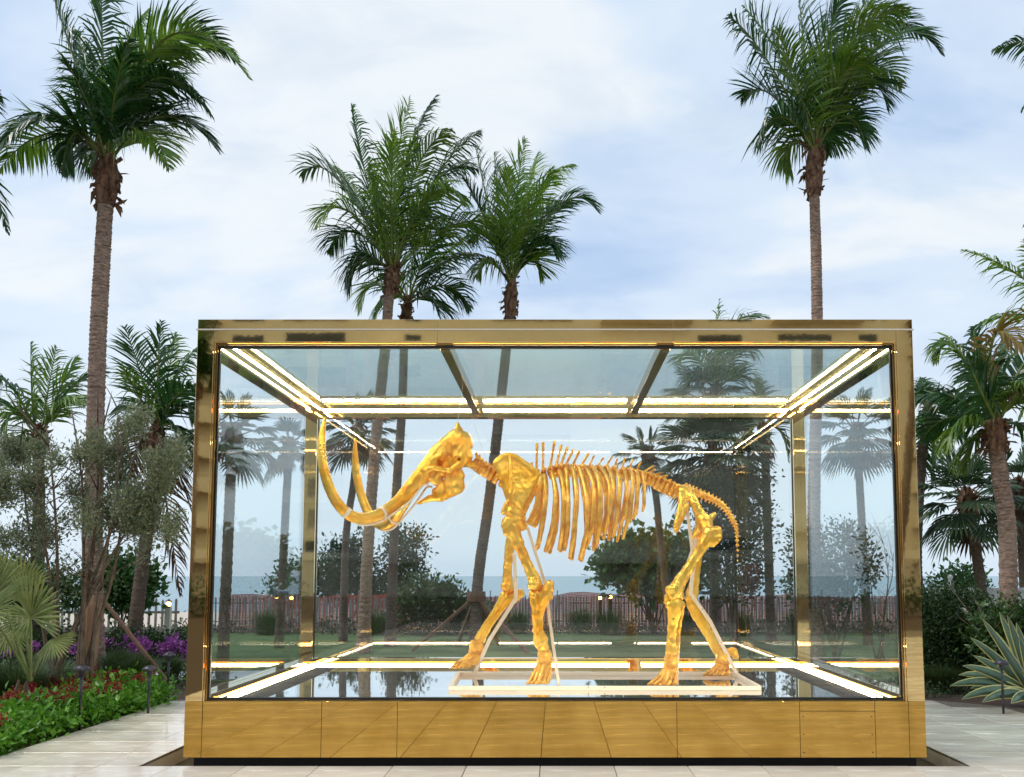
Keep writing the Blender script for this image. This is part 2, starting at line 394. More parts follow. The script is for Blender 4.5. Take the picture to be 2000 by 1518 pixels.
# ================================================================ GLASS CASE
zTOP = P(500, 624, D0).z; zLIP = P(500, 645, D0).z; zB = P(500, 668, D0).z; zG = P(500, 680, D0).z
zS = P(500, 1362, D0).z; zS2 = P(500, 1370, D0).z; zBOT = P(500, 1480, D0).z
ZF = P(1000, 1299, 12.33).z              # mirror floor level
case = thing('glass_case', 'large mirror-polished gold framed glass case standing in a sunken pit on the plaza', 'display case', (0, (D0+BK)/2, zBOT))
PW = .165; BI = 12.33
def gx(px, py=1400): return P(px, py, D0).x
# plinth panels
cuts = [-HW, gx(395), gx(628), gx(776), gx(1322), gx(1562), gx(1709), gx(1775), HW]
g_ = .0022
zh = P(500, 1389, D0).z
for i in range(8):
    a, b = cuts[i]+g_, cuts[i+1]-g_
    if i == 0: a = -HW
    if i == 7: b = HW
    if i == 5:
        MB().box(a, b, D0, D0+.05, zh+g_, zS2).build('panel', M['gold_plinth'], case, bevel=.002)
        hatch = MB().box(a, b, D0-.001, D0+.05, zBOT, zh-g_).build('access_hatch', M['gold_plinth'], case, bevel=.002)
        for sx in (a+.03, b-.03):
            for sz in (zBOT+.05, (zBOT+zh)/2, zh-.05):
                MB().lathe([(0, 0), (.006, 0), (.006, .004)], (0, 0, 0), 8).build('screw', M['seal'], hatch)
                o = hatch.children[-1]; o.matrix_parent_inverse = Matrix.Identity(4)
                o.location = Vector((sx, D0-.005, sz))-case.location; o.rotation_euler = (R(-90), 0, 0)
                o.location = (sx, D0-.005, sz); o.matrix_parent_inverse = case.matrix_world.__class__.Translation(-Vector(case.location))
                o.matrix_parent_inverse = Matrix.Translation(Vector((0, 0, 0)))
                # hatch keeps its mesh in world coordinates, so the screw takes the same inverse
                o.matrix_parent_inverse = (world_of(hatch)).inverted()
    else: MB().box(a, b, D0, D0+.05, zBOT, zS2).build('panel', M['gold_plinth'], case, bevel=.002)
for x0, x1 in ((-HW, -HW+.05), (HW-.05, HW)):
    MB().box(x0, x1, D0+.053, BK-.053, zBOT, zS2).build('panel', M['gold_plinth'], case, bevel=.002)
MB().box(-HW, HW, BK-.05, BK, zBOT, zS2).build('panel', M['gold_plinth'], case, bevel=.002)
MB().box(-HW+.003, HW-.003, D0+.0505, D0+.058, zBOT+.003, zS2-.003).build('seam_backing', M['seal'], case)  # dark sheet added behind the panels to keep light out of the seams
MB().box(-HW+.07, HW-.07, D0+.08, BK-.08, -.29, zBOT-.001).build('recessed_base', M['black'], case)
# interior ledge between plinth and floor (front, hidden) and back / side ledges
# corner posts
for sx in (-1, 1):
    for y0, y1 in ((D0, D0+PW), (BK-PW, BK)):
        x0, x1 = sorted((sx*HW, sx*(HW-PW)))
        MB().box(x0, x1, y0, y1, zS2+.002, zLIP-.002).build('corner_post', M['gold'], case, bevel=.003)
# front beam (below lip) in three lengths with joints at the roof beams, and its recessed trims
jb = [-HW+PW+.002, P(855, 650, D0).x, P(1315, 650, D0).x, HW-PW-.002]
for i in range(3):
    MB().box(jb[i]+.001, jb[i+1]-.001, D0+.0, D0+PW, zB, zLIP-.002).build('top_beam', M['gold'], case, bevel=.002)
MB().box(-HW+PW+.002, HW-PW-.002, BI+.02, BK, zG, zLIP-.002).build('top_beam', M['gold'], case, bevel=.002)
for sx in (-1, 1):
    x0, x1 = sorted((sx*HW, sx*(HW-PW))); MB().box(x0, x1, D0+PW+.002, BK-PW-.002, zG, zLIP-.002).build('top_beam', M['gold'], case, bevel=.002)
# lip + cornice cap
jc = [-HW, jb[1], jb[2], HW]
for i in range(3): MB().box(jc[i]+.0005, jc[i+1]-.0005, D0, D0+.24, zLIP+.012, zTOP).build('cornice', M['gold'], case, bevel=.002)
MB().box(-HW, HW, BK-.24, BK, zLIP+.012, zTOP).build('cornice', M['gold'], case, bevel=.002)
for sx in (-1, 1):
    x0, x1 = sorted((sx*HW, sx*(HW-.24))); MB().box(x0, x1, D0+.242, BK-.242, zLIP+.012, zTOP).build('cornice', M['gold'], case, bevel=.002)
lip = MB()
lip.box(-HW-.012, HW+.012, D0-.012, D0+.1, zLIP, zLIP+.0115); lip.build('drip_lip', M['rail_white'], case)
# front glazing frame: three stepped trims around the pane
GXI = HW-.215
def ring(xi, xo, z0i, z0o, z1i, z1o, y0, y1, mat, name):
    m = MB()
    m.box(-xo, -xi, y0, y1, z0i, z1i); m.box(xi, xo, y0, y1, z0i, z1i)
    m.box(-xo, xo, y0, y1, z0o, z0i-.0005); m.box(-xo, xo, y0, y1, z1i+.0005, z1o)
    return m.build(name, mat, case, bevel=.0015)
zsg = zS; zgg = zG
ring(HW-PW-.016, HW-PW-.002, zS2-.008, zS2-.0, zB-.008, zB-.001, D0+.012, D0+.05, M['gold'], 'glazing_trim')
ring(HW-PW-.034, HW-PW-.018, zS2+.006, zS2-.0075, zB-.024, zB-.0095, D0+.03, D0+.07, M['gold_shaded'], 'glazing_trim')
ring(GXI+.0, HW-PW-.036, zsg-.008, zS2+.0065, zgg+.010, zB-.0255, D0+.045, D0+.08, M['seal'], 'glazing_seal')
# sill bottom rails inside, other three sides
for sx in (-1, 1):
    x0, x1 = sorted((sx*(HW-.001), sx*(HW-PW))); MB().box(x0, x1, D0+PW+.002, BK-PW-.002, zS2+.002, zS2+.05).build('bottom_rail', M['gold'], case, bevel=.002)
    x0, x1 = sorted((sx*(HW-PW-.004), sx*(HW-PW-.05))); 
    MB().box(x0, x1, D0+.10, BI-.0, ZF-.02, P(1000, 1286, BI).z).build('inner_kerb', M['gold'], case, bevel=.002)
MB().box(-HW+PW+.002, HW-PW-.002, BI+.02, BK-.001, ZF-.02, P(1000, 1286, BI).z).build('bottom_rail', M['gold'], case, bevel=.002)
# panes
def pane(x0, x1, y0, y1, z0, z1, mat): return MB().box(x0, x1, y0, y1, z0, z1).build('glass_pane', mat, case)
pane(-GXI-.02, GXI+.02, D0+.085, D0+.097, zS-.02, zG+.02, M['glass'])
pane(-HW+PW, HW-PW, BK-.075, BK-.063, P(1000, 1286, BI).z, zG, M['glass'])
for sx in (-1, 1):
    x0, x1 = sorted((sx*(HW-.082), sx*(HW-.070))); pane(x0, x1, D0+PW, BK-PW, zS2+.05, zG, M['glass_side'])
ZR = zLIP-.03
bx_ = [-HW+PW, P(865, 680, D0).x, P(1303, 680, D0).x, HW-PW]
for i in range(3): pane(bx_[i]+.004, bx_[i+1]-.004, D0+PW+.01, BI+.015, ZR, ZR+.014, M['glass_roof'])
for i in (1, 2):
    MB().box(bx_[i]-.05, bx_[i]+.05, D0+PW+.004, BI+.018, ZR-.13, ZR-.002).build('roof_beam', M['gold_shaded'], case, bevel=.003)
# back corner stop strips (dark) beside the rear posts
for sx in (-1, 1):
    x = sx*(HW-PW-.012); MB().box(min(x, x-sx*.02), max(x, x-sx*.02), BI+.03, BI+.05, ZF, zG).build('glazing_seal', M['seal'], case)
# floor
MB().box(-HW+.06, HW-.06, D0+.06, BK-.06, ZF-.03, ZF).build('mirror_floor', M['floor_mirror'], case)
# vents along both sides of the floor
for sx in (-1, 1):
    gr = MB(); n = 0
    y = D0+.5
    while y < BI-.3:
        x0 = sx*(HW-.62); gr.box(min(x0, x0+sx*.3), max(x0, x0+sx*.3), y, y+.012, ZF+.001, ZF+.006); y += .045
    o = gr.build('floor_grating', M['black'], case); o['kind'] = 'stuff'
# light tubes: top and bottom, all four sides
def light_tube(a, b, r=.0095):
    h = MB().bar(a, b, r*3.2, .012); o = h.build('light_fitting', M['gold'], case)
    a = Vector(a); b = Vector(b); t = MB().tube([a+Vector((0, 0, -.014)), b+Vector((0, 0, -.014))], r, 8); t.build('light_tube', M['strip'], o, smooth=True)
zt = P(1000, 799, BI-.05).z; zb = ZF+.030
ix = HW-PW-.07
segs = [(-ix+.02, bx_[1]-.09), (bx_[1]+.09, bx_[2]-.09), (bx_[2]+.09, ix-.02)]
for a, b in segs:
    light_tube((a, BI-.05, zt), (b, BI-.05, zt))
    light_tube((a, D0+.15, zt), (b, D0+.15, zt)); light_tube((a, D0+.14, zt-.045), (b, D0+.14, zt-.045), .008)
    light_tube((a, BI-.04, zb), (b, BI-.04, zb)); light_tube((a, D0+.20, zb), (b, D0+.20, zb))
for sx in (-1, 1):
    light_tube((sx*ix, D0+.35, zt), (sx*ix, BI-.12, zt))
    light_tube((sx*(ix-.02), D0+.3, zb), (sx*(ix-.02), BI-.12, zb))

# ================================================================ SKELETON
YM = 10.35
def sdf_mesh(name, prims, mat, parent, h=.014, k=.02, cuts=(), amp=.003, freq=40, mirror=None):
    """prims: (a, b, ra, rb) round cones in world space; cuts: same; surface nets on the field."""
    A = np.array([list(p[0])+list(p[1]) for p in prims]); rr = max(max(p[2], p[3]) for p in prims)
    lo = np.minimum(A[:, :3].min(0), A[:, 3:].min(0))-rr-3*h; hi = np.maximum(A[:, :3].max(0), A[:, 3:].max(0))+rr+3*h
    gx_, gy_, gz_ = [np.arange(lo[i], hi[i], h) for i in range(3)]
    X, Y, Z = np.meshgrid(gx_, gy_, gz_, indexing='ij')
    def cone(a, b, ra, rb):
        a = np.array(a); b = np.array(b); d = b-a; L2 = max(d@d, 1e-9)
        t = np.clip(((X-a[0])*d[0]+(Y-a[1])*d[1]+(Z-a[2])*d[2])/L2, 0, 1)
        return np.sqrt((X-a[0]-t*d[0])**2+(Y-a[1]-t*d[1])**2+(Z-a[2]-t*d[2])**2)-(ra+(rb-ra)*t)
    D = None
    for p in prims:
        q = cone(*p)
        if D is None: D = q; continue
        hh = np.clip(.5+.5*(D-q)/k, 0, 1); D = D*(1-hh)+q*hh-k*hh*(1-hh)
    for p in cuts:
        q = -cone(*p); k2 = .012; hh = np.clip(.5-.5*(D-q)/k2, 0, 1); D = D*(1-hh)+q*hh+k2*hh*(1-hh)
    D += amp*(np.sin(X*freq+1.3*np.sin(Y*freq*.8))*np.sin(Z*freq*1.1+np.sin(X*freq*.6)*1.7)+.5*np.sin(Y*freq*2.1+Z*freq*1.7)*np.sin(X*freq*2.3))
    s = D < 0
    nx, ny, nz = D.shape
    cs = np.zeros((nx-1, ny-1, nz-1, 3)); cn = np.zeros((nx-1, ny-1, nz-1))
    corners = [(i, j, l) for i in (0, 1) for j in (0, 1) for l in (0, 1)]
    for a in corners:
        for ax in range(3):
            if a[ax]: continue
            b = list(a); b[ax] = 1
            sa = tuple(slice(a[i], [nx, ny, nz][i]-1+a[i]) for i in range(3)); sb = tuple(slice(b[i], [nx, ny, nz][i]-1+b[i]) for i in range(3))
            da, db = D[sa], D[sb]; cr = (da < 0) != (db < 0)
            t = np.where(cr, da/np.where(cr, da-db, 1), 0)
            for i in range(3):
                cs[..., i] += np.where(cr, a[i]+(t if i == ax else 0), 0)
            cn += cr
    act = cn > 0; idx = -np.ones(act.shape, dtype=int); idx[act] = np.arange(act.sum())
    I = np.argwhere(act); V = lo+(I+cs[act]/cn[act][:, None])*h
    quads = []
    for ax in range(3):
        o1, o2 = [i for i in range(3) if i != ax]
        sh = [slice(1, -1)]*3; sh[ax] = slice(0, -1); sh2 = list(sh); sh2[ax] = slice(1, None)
        a_, b_ = s[tuple(sh)], s[tuple(sh2)]
        off = np.array([1, 1, 1]); off[ax] = 0
        E = np.argwhere(a_ != b_)+off; flip = a_[a_ != b_]
        if len(E) == 0: continue
        def at(d1, d2):
            q = E.copy(); q[:, o1] -= d1; q[:, o2] -= d2; return idx[q[:, 0], q[:, 1], q[:, 2]]
        Q = np.stack([at(1, 1), at(0, 1), at(0, 0), at(1, 0)], -1)
        if ax == 1: flip = ~flip
        Q[~flip] = Q[~flip][:, ::-1]; quads.append(Q)
    Q = np.concatenate(quads); Q = Q[(Q >= 0).all(1)]
    if mirror is not None:
        V = V.copy(); V[:, 1] = 2*mirror-V[:, 1]; Q = Q[:, ::-1]
    return link_mesh(name, V, [Q], mat, parent, smooth=True)
def C(p, q, rp, rq, Yp, Yq=None):
    Yq = Yp if Yq is None else Yq
    return (P(p[0], p[1], Yp), P(q[0], q[1], Yq), rp*Yp/F, rq*Yq/F)
sk = thing('mammoth_skeleton', 'gilded skeleton of a long-tusked elephant-like animal walking left inside the glass case', 'skeleton', (0, YM, ZF))
B_, BS = M['bone'], M['bone_small']
# --- skull
pr = []; cu = []
for sgn in (-1, 1):
    o = lambda px: YM+sgn*px*YM/F
    pr += [C((894, 829), (895, 850), 3, 13, YM, o(5)), C((895, 850), (898, 866), 14, 24, o(6), o(14)), C((886, 858), (858, 888), 17, 20, o(9), o(14)),
           C((858, 888), (822, 932), 20, 16.5, o(14), o(17)), C((822, 932), (785, 973), 16.5, 13, o(17), o(20)), C((900, 864), (902, 892), 23, 20, o(16), o(20)),
           C((905, 893), (868, 916), 17, 14, o(18), o(14)), C((868, 916), (850, 932), 15, 11, o(13)), C((832, 925), (845, 936), 11, 8, o(14)), C((850, 943), (874, 944), 6, 7, o(12)),
           C((830, 922), (848, 914), 6, 5, o(28), o(41)), C((848, 914), (878, 919), 4.6, 4.4, o(44)), C((878, 919), (903, 903), 4.4, 8, o(44), o(32)),
           C((846, 897), (862, 889), 5, 4.4, o(30), o(38)), C((905, 903), (927, 908), 10, 6, o(8), o(6))]
    cu += [C((874, 876), (884, 884), 15, 13, o(53), o(53)), C((856, 903), (862, 905), 5.5, 5, o(40), o(24)),
           C((903, 868), (904, 893), 3, 3, o(43), o(42)), C((897, 896), (897, 899), 3.5, 3.5, o(45), o(24))]
cu += [C((820, 884), (846, 894), 7, 5, YM)]
sdf_mesh('skull', pr, B_, sk, h=.0125, k=.018, cuts=cu, amp=.006, freq=42)
pr = []
for sgn in (-1, 1):
    o = lambda px: YM+sgn*px*YM/F
    pr += [C((895, 914), (898, 930), 6, 9, o(26)), C((898, 930), (893, 950), 9, 12, o(26), o(24)), C((893, 950), (862, 968), 15, 12, o(23), o(15)), C((885, 955), (860, 965), 11, 10, o(10), o(6)), C((880, 932), (880, 952), 12, 14, o(22)), C((868, 945), (858, 960), 8, 10, o(16)),
           C((862, 970), (838, 974), 9, 6, o(14), o(6)), C((838, 974), (817, 983), 6, 2.5, o(4), YM), C((872, 955), (850, 960), 7, 7, o(16), o(12)), C((884, 918), (889, 935), 4, 8, o(24))]
sdf_mesh('lower_jaw', pr, B_, sk, h=.013, k=.022, amp=.003)
# --- tusks
tk = [(790, 968, -.10, 12), (763, 991, -.28, 12), (735, 1007, -.50, 11.5), (706, 1013, -.66, 11.5), (680, 1004, -.76, 11), (656, 978, -.82, 10.6), (638, 938, -.85, 10), (629, 895, -.84, 9), (629, 852, -.80, 7), (635, 815, -.74, 2.5)]
pts = []
for px, py, dy, r in tk:
    v = P(px, py, YM+dy); pts.append((v.x, v.y, v.z, r*(YM+dy)/F))
sp = smooth_path(pts, 60)
tuskN = MB().tube(sp[:, :3], sp[:, 3], 18).build('tusk', B_, sk, smooth=True)
sp2 = sp.copy(); sp2[:, 1] = 2*YM-sp2[:, 1]; MB().tube(sp2[:, :3], sp2[:, 3], 18).build('tusk', B_, sk, smooth=True)
br = [(838, 947, -.12), (826, 948, -.14), (812, 966, -.16), (795, 985, -.2), (768, 1004, -.34), (735, 1022, -.52), (705, 1025, -.66), (684, 1014, -.76)]
for mir in (0, 1):
    q = [P(px, py, YM+dy) for px, py, dy in br]
    if mir: q = [Vector((v.x, 2*YM-v.y, v.z)) for v in q]
    bp = smooth_path(q, 30); o = MB().tube(bp, .013, 8).build('tusk_brace', M['mount'], sk, smooth=True)
    for i in (11, 27):
        s0 = sp[i] if not mir else sp2[i]; nx0 = (sp if not mir else sp2)[i+1]-s0
        d = nx0[:3]/np.linalg.norm(nx0[:3])*.02
        MB().tube([s0[:3]-d, s0[:3]+d], s0[3]*1.08, 18).build('tusk_strap', M['mount'], sk, smooth=True)
# --- vertebrae
def vertebra(c, direction, r, spine, sr, name='vertebra', proc=1.0, mat=None, L=None, share=None):
    c = Vector(c); d = Vector(direction).normalized(); L = L or r*.62
    up = Vector((d.z, 0, -d.x)); up = up if up.z > 0 else -up
    sdv = Vector((0, 1, 0)); pr = [(c-d*L*.2, c+d*L*.2, r*.5, r*.5)]
    for j in range(8):
        a_ = j*math.pi/4; q = c+(up*math.cos(a_)+sdv*math.sin(a_))*r*.68; pr.append((q-d*L*.35, q+d*L*.35, r*.33, r*.33))
    for sg in (-1, 1):
        if proc: pr.append((c+up*r*.55, c+up*r*.9+Vector((0, sg*r*1.7*proc, 0)), r*.42, r*.26))
        if proc: pr.append((c+up*r*.7+d*r*.2, c+up*r*1.25+d*r*.7+Vector((0, sg*r*.5, 0)), r*.35, r*.2))
    if spine is not None:
        b = c+up*r*.7; s_p = Vector(spine); m = b.lerp(s_p, .55)
        pr.append((b, m, sr*1.25, sr*.85)); pr.append((m, s_p, sr*.85, sr*1.15))
    return sdf_mesh(name, pr, mat or BS, sk, h=max(r*.16, .008), k=r*.2, amp=.003, freq=75)
neck = smooth_path([P(927, 906, YM), P(938, 915, YM), P(950, 922, YM), (P(964, 931, YM)), P(985, 942, YM), P(1010, 942, YM), P(1035, 937, YM)], 12)
for i in range(12):
    d = neck[min(i+1, 11)]-neck[max(i-1, 0)]
    up = Vector((0, 0, random.uniform(.10, .13) if i < 7 else .2)); vertebra(neck[i], d, (.074 if i < 7 else .072), Vector(neck[i])+up+Vector((.02, 0, 0)), .016, proc=1.1, L=.026)
colp = smooth_path([P(1050, 934, YM), P(1082, 924, YM), P(1104, 921, YM), P(1142, 923, YM), P(1184, 923, YM), P(1225, 928, YM), P(1252, 934, YM), P(1274, 940, YM), P(1296, 951, YM), P(1320, 962, YM)], 24)
tips = [(1049, 868), (1061, 866), (1083, 863), (1096, 871), (1108, 875), (1119, 880), (1131, 882), (1149, 886), (1160, 891), (1178, 895), (1195, 893), (1206, 897), (1220, 896), (1235, 898), (1251, 904), (1276, 911), (1279, 917), (1291, 924), (1303, 929), (1312, 938)]
tipi = iter(tips)
for i in range(24):
    d = colp[min(i+1, 23)]-colp[max(i-1, 0)]
    bpix = CX+colp[i][0]/YM*F
    if i < 20:
        tp = tips[i]
    else: tp = (bpix+9, 940+(i-20)*4)
    s0 = P(tp[0], tp[1], YM+random.uniform(-.02, .02))
    r = .066 if i < 19 else .078
    vertebra(colp[i], d, r, s0, .0165 if i < 8 else .0125, proc=1.25 if i < 17 else .9, L=.03)
# --- ribs (near side given, far side mirrored); column-end, bulge, bottom in photo space
ribs = [((1052, 935), [(1056, 960), (1052, 985)], (1033, 1024), 9, .30), ((1058, 933), [(1066, 965), (1062, 1000)], (1050, 1071), 6, .40),
        ((1072, 925), [(1085, 970), (1082, 1015)], (1065, 1078), 5.6, .46), ((1088, 924), [(1101, 965), (1100, 1020)], (1092, 1074), 5.6, .50),
        ((1101, 918), [(1109, 975), (1109, 1020)], (1103, 1072), 5.2, .52), ((1113, 916), [(1126, 968), (1122, 1030)], (1113, 1091), 5.6, .55),
        ((1126, 918), [(1145, 975), (1148, 1025)], (1132, 1094), 5.6, .57), ((1138, 916), [(1160, 960), (1158, 1020)], (1144, 1071), 5.4, .58),
        ((1152, 916), [(1170, 950), (1173, 995)], (1164, 1071), 5.4, .58), ((1168, 917), [(1190, 955), (1191, 985)], (1180, 1046), 5.4, .57),
        ((1182, 916), [(1197, 950), (1194, 985)], (1174, 1040), 4.6, .55), ((1196, 917), [(1210, 950), (1206, 995)], (1197, 1050), 5.2, .54),
        ((1213, 920), [(1224, 955), (1222, 1000)], (1211, 1023), 4.8, .50), ((1224, 921), [(1236, 950), (1228, 1005)], (1216, 1053), 4.6, .47),
        ((1238, 924), [(1246, 950), (1243, 980)], (1237, 1014), 4.2, .42), ((1250, 927), [(1258, 955), (1258, 975)], (1255, 999), 3.8, .36)]
for a, mids, b, r, bul in ribs:
    r *= 1.0
    pts = []
    ctrl = [(a[0], a[1], -.05, r*.8), (a[0]+5, a[1]-4, -.16, r*.9), (mids[0][0], mids[0][1]-10, -bul*.86, r), (mids[1][0], mids[1][1], -bul, r*1.05),
            ((mids[1][0]+b[0])/2+1, (mids[1][1]+b[1])/2, -bul*.95, r*.95), (b[0], b[1], -bul*.80, r*.75)]
    for px, py, dy, rr in ctrl:
        v = P(px, py, YM+dy); pts.append((v.x, v.y, v.z, rr*YM/F*.68))
    sp_ = smooth_path(pts, 26); sp_[:, 3] *= 1+.07*np.sin(np.arange(26)*1.7+random.random()*6)
    for mir in (0, 1):
        q = sp_.copy()
        if mir:
            q[:, 1] = 2*YM-q[:, 1]; q[:, 0] += np.linspace(0, random.uniform(-.03, .05), 26)
        MB().tube(q[:, :3], q[:, 3], 10, flat=1.3).build('rib', BS, sk, smooth=True)
# --- tail
tailc = smooth_path([P(1338, 955, YM), P(1362, 963, YM), P(1390, 974, YM), P(1412, 988, YM), P(1428, 1010, YM), P(1438, 1032, YM), P(1440, 1060, YM), P(1441, 1095, YM)], 26)
for i in range(26):
    d = tailc[min(i+1, 25)]-tailc[max(i-1, 0)]; r = .046*(1-i/25)**.8+.011
    c = Vector(tailc[i]); dd = Vector(d).normalized()
    o = sdf_mesh('tail_vertebra', [(c-dd*r*.4, c+dd*r*.4, r*.8, r*.72), (c, c+Vector((dd.z, 0, -dd.x))*(-1 if dd.z < 0 and False else 1)*r*1.25, r*.3, r*.25), (c, c-Vector((dd.z, 0, -dd.x))*r*1.1, r*.3, r*.25),
                       (c, c+Vector((0, r*1.3, 0)), r*.3, r*.2), (c, c-Vector((0, r*1.3, 0)), r*.3, r*.2)], BS, sk, h=max(.0065, r*.2), k=r*.25, amp=.0015, freq=90)
# --- pelvis
pr = []
for sgn in (-1, 1):
    o = lambda px: YM+sgn*px*YM/F
    pr += [C((1322, 953), (1340, 962), 9, 9, o(6), o(18)), C((1340, 958), (1358, 985), 7, 7, o(20), o(44)), C((1330, 956), (1338, 990), 8, 6, o(12), o(52)),
           C((1338, 990), (1320, 1036), 8, 5, o(50), o(66)), C((1332, 975), (1318, 1030), 5, 3.5, o(60), o(78)), C((1330, 965), (1329, 1010), 6, 5, o(30), o(64)),
           C((1358, 985), (1374, 1018), 7, 12, o(44), o(44)), C((1374, 1018), (1378, 1024), 15, 15, o(44)),
           C((1378, 1018), (1395, 1005), 6, 5, o(40), o(24)), C((1350, 970), (1366, 1005), 8, 9, o(36), o(42)), C((1370, 1025), (1352, 1050), 8, 5, o(34), o(6)), C((1390, 1010), (1365, 1050), 5, 5, o(24), o(4))]
sdf_mesh('pelvis', pr, B_, sk, h=.013, k=.03, amp=.0035)
# --- scapulae
YN, YFAR = 9.86, 10.84
tops_ = smooth_path([(967, 906, .06), (976, 896, .08), (993, 889, .09), (1010, 895, .09), (1030, 909, .09), (1052, 927, .06)], 15)
pr = [C((1003+i*.6, 998), (float(q[0]), float(q[1])), 6, 3.6, YN+.02, YN+float(q[2])) for i, q in enumerate(tops_)]
pr += [C(tuple(tops_[i][:2]), tuple(tops_[i+1][:2]), 4.4, 4.4, YN+float(tops_[i][2])) for i in range(14)]
pr += [
      C((995, 893), (998, 965), 3, 5, YN+.02, YN-.05), C((998, 965), (1001, 985), 5, 4, YN-.06, YN-.07), C((1002, 1000), (1008, 1006), 14, 15, YN), C((990, 985), (985, 1000), 6, 7, YN-.02)]
sdf_mesh('scapula', pr, B_, sk, h=.013, k=.028, amp=.0025, freq=30); sdf_mesh('scapula', pr, B_, sk, h=.014, k=.028, amp=.0025, freq=30, mirror=YM)
# --- limbs
def limb(name, chain, Y, h=.0125, k=.022, extra=(), dy=None):
    pr = []
    for i in range(len(chain)-1):
        a, b = chain[i], chain[i+1]; pr.append(C(a[:2], b[:2], a[2], b[2], Y+(a[3] if len(a) > 3 else 0), Y+(b[3] if len(b) > 3 else 0)))
    for a, b, ra, rb, ya, yb in extra: pr.append(C(a, b, ra, rb, Y+ya, Y+yb))
    return sdf_mesh(name, pr, B_, sk, h=h, k=k*.7, amp=.0048, freq=46)
def foot(cx, cy, ty, Y, spread, name='foot', lean=0, heel=None):
    """carpus blocks + five toes reaching the floor pixel row ty; heading left."""
    o = sdf_mesh('ankle_bones', [C((cx-5, cy), (cx-4, cy+10), 8, 8, Y-.03), C((cx+6, cy), (cx+5, cy+10), 8, 8, Y-.02), C((cx-6, cy+2), (cx-5, cy+12), 8, 7, Y+.05), C((cx+6, cy+3), (cx+6, cy+12), 8, 7, Y+.05),
        C((cx-7, cy+14), (cx+7, cy+14), 8, 8, Y)], BS, sk, h=.0105, k=.007, amp=.005, freq=60)
    for j in range(5):
        t = j/4-.5
        a = (cx+t*20, cy+19); b = (cx+t*30-7+lean*.5, (cy+19+ty)/2+2); c2 = (cx+spread*t-12+lean, ty-5)
        y0 = Y+(abs(t)*.14-.05)
        sdf_mesh('toe', [C(a, b, 5.2, 4.2, Y+.04*t, y0-.03), C(b, b, 5.4, 5.4, y0-.03), C(b, (c2[0]+2, c2[1]-3), 4.4, 4.2, y0-.03, y0-.09), C(c2, (c2[0]-5, c2[1]+2), 4.6, 3.4, y0-.09, y0-.11)], BS, sk, h=.0095, k=.009, amp=.003, freq=70)
# near front
limb('humerus', [(994, 1020, 14), (1000, 1032, 15), (1012, 1062, 11), (1028, 1098, 9.5), (1042, 1128, 12), (1047, 1144, 13)], YN, extra=[((1010, 1016), (1022, 1028), 13, 9, 0, .05), ((985, 1026), (992, 1040), 7, 9, -.03, -.03), ((1042, 1142), (1050, 1146), 12, 11, -.07, .07)])
limb('ulna', [(1074, 1142, 9), (1066, 1158, 13), (1056, 1172, 15), (1050, 1200, 11), (1051, 1230, 10), (1056, 1252, 14), (1060, 1264, 12)], YN, extra=[((1040, 1160), (1056, 1165), 8, 10, -.05, 0), ((1074, 1142), (1072, 1165), 8, 8, .02, .02)])
limb('radius', [(1042, 1164, 9, -.07), (1046, 1200, 5.5, -.08), (1050, 1235, 6, -.07), (1052, 1258, 9, -.05)], YN)
foot(1064, 1276, 1337, YN, 34)
# far front (raised step)
limb('humerus', [(1008, 1016, 13), (1004, 1035, 13), (995, 1070, 9), (991, 1110, 8), (991, 1136, 10), (993, 1150, 11)], YFAR, extra=[((988, 1146), (998, 1150), 10, 9, -.07, .07)])
limb('ulna', [(1017, 1158, 7), (1004, 1166, 9), (992, 1170, 10), (972, 1196, 7), (950, 1228, 8), (938, 1248, 10)], YFAR, extra=[((1017, 1160), (995, 1178), 7, 8, .02, 0)])
limb('radius', [(985, 1162, 8, -.07), (965, 1195, 4.5, -.08), (945, 1225, 5, -.06), (934, 1246, 7, -.04)], YFAR)
foot(930, 1258, 1306, YFAR, 28, lean=-16)
# near hind
limb('femur', [(1386, 1040, 12), (1372, 1066, 11), (1352, 1098, 9.5), (1332, 1130, 12), (1320, 1152, 15), (1314, 1163, 14)], YN, extra=[((1398, 1040), (1388, 1058), 13, 11, .05, 0), ((1376, 1026), (1384, 1042), 12, 10, .12, .02), ((1402, 1050), (1392, 1062), 8, 7, 0, 0), ((1308, 1152), (1326, 1164), 9, 11, -.05, .06)])
limb('tibia', [(1318, 1182, 15), (1317, 1196, 13), (1313, 1225, 9), (1311, 1255, 9), (1311, 1274, 12)], YN, extra=[((1308, 1182), (1330, 1182), 9, 9, -.03, .03)])
limb('fibula', [(1332, 1190, 5, .06), (1326, 1230, 3.6, .07), (1322, 1272, 5.5, .05)], YN)
limb('kneecap', [(1302, 1166, 6, -.03), (1303, 1176, 6, -.03)], YN)
foot(1311, 1284, 1340, YN, 46, lean=-4)
# far hind
limb('femur', [(1372, 1030, 12), (1366, 1060, 9.5), (1361, 1105, 8), (1356, 1140, 9.5), (1352, 1160, 12), (1350, 1168, 12)], YFAR)
limb('tibia', [(1352, 1180, 12), (1362, 1205, 9.5), (1380, 1236, 7), (1396, 1262, 9), (1402, 1272, 9)], YFAR)
limb('fibula', [(1364, 1184, 4.5, .06), (1384, 1225, 3.2, .07), (1404, 1264, 4.5, .05)], YFAR)
limb('heel_bone', [(1412, 1276, 7), (1432, 1272, 8), (1436, 1281, 7)], YFAR)
foot(1411, 1278, 1321, YFAR, 40, lean=2)

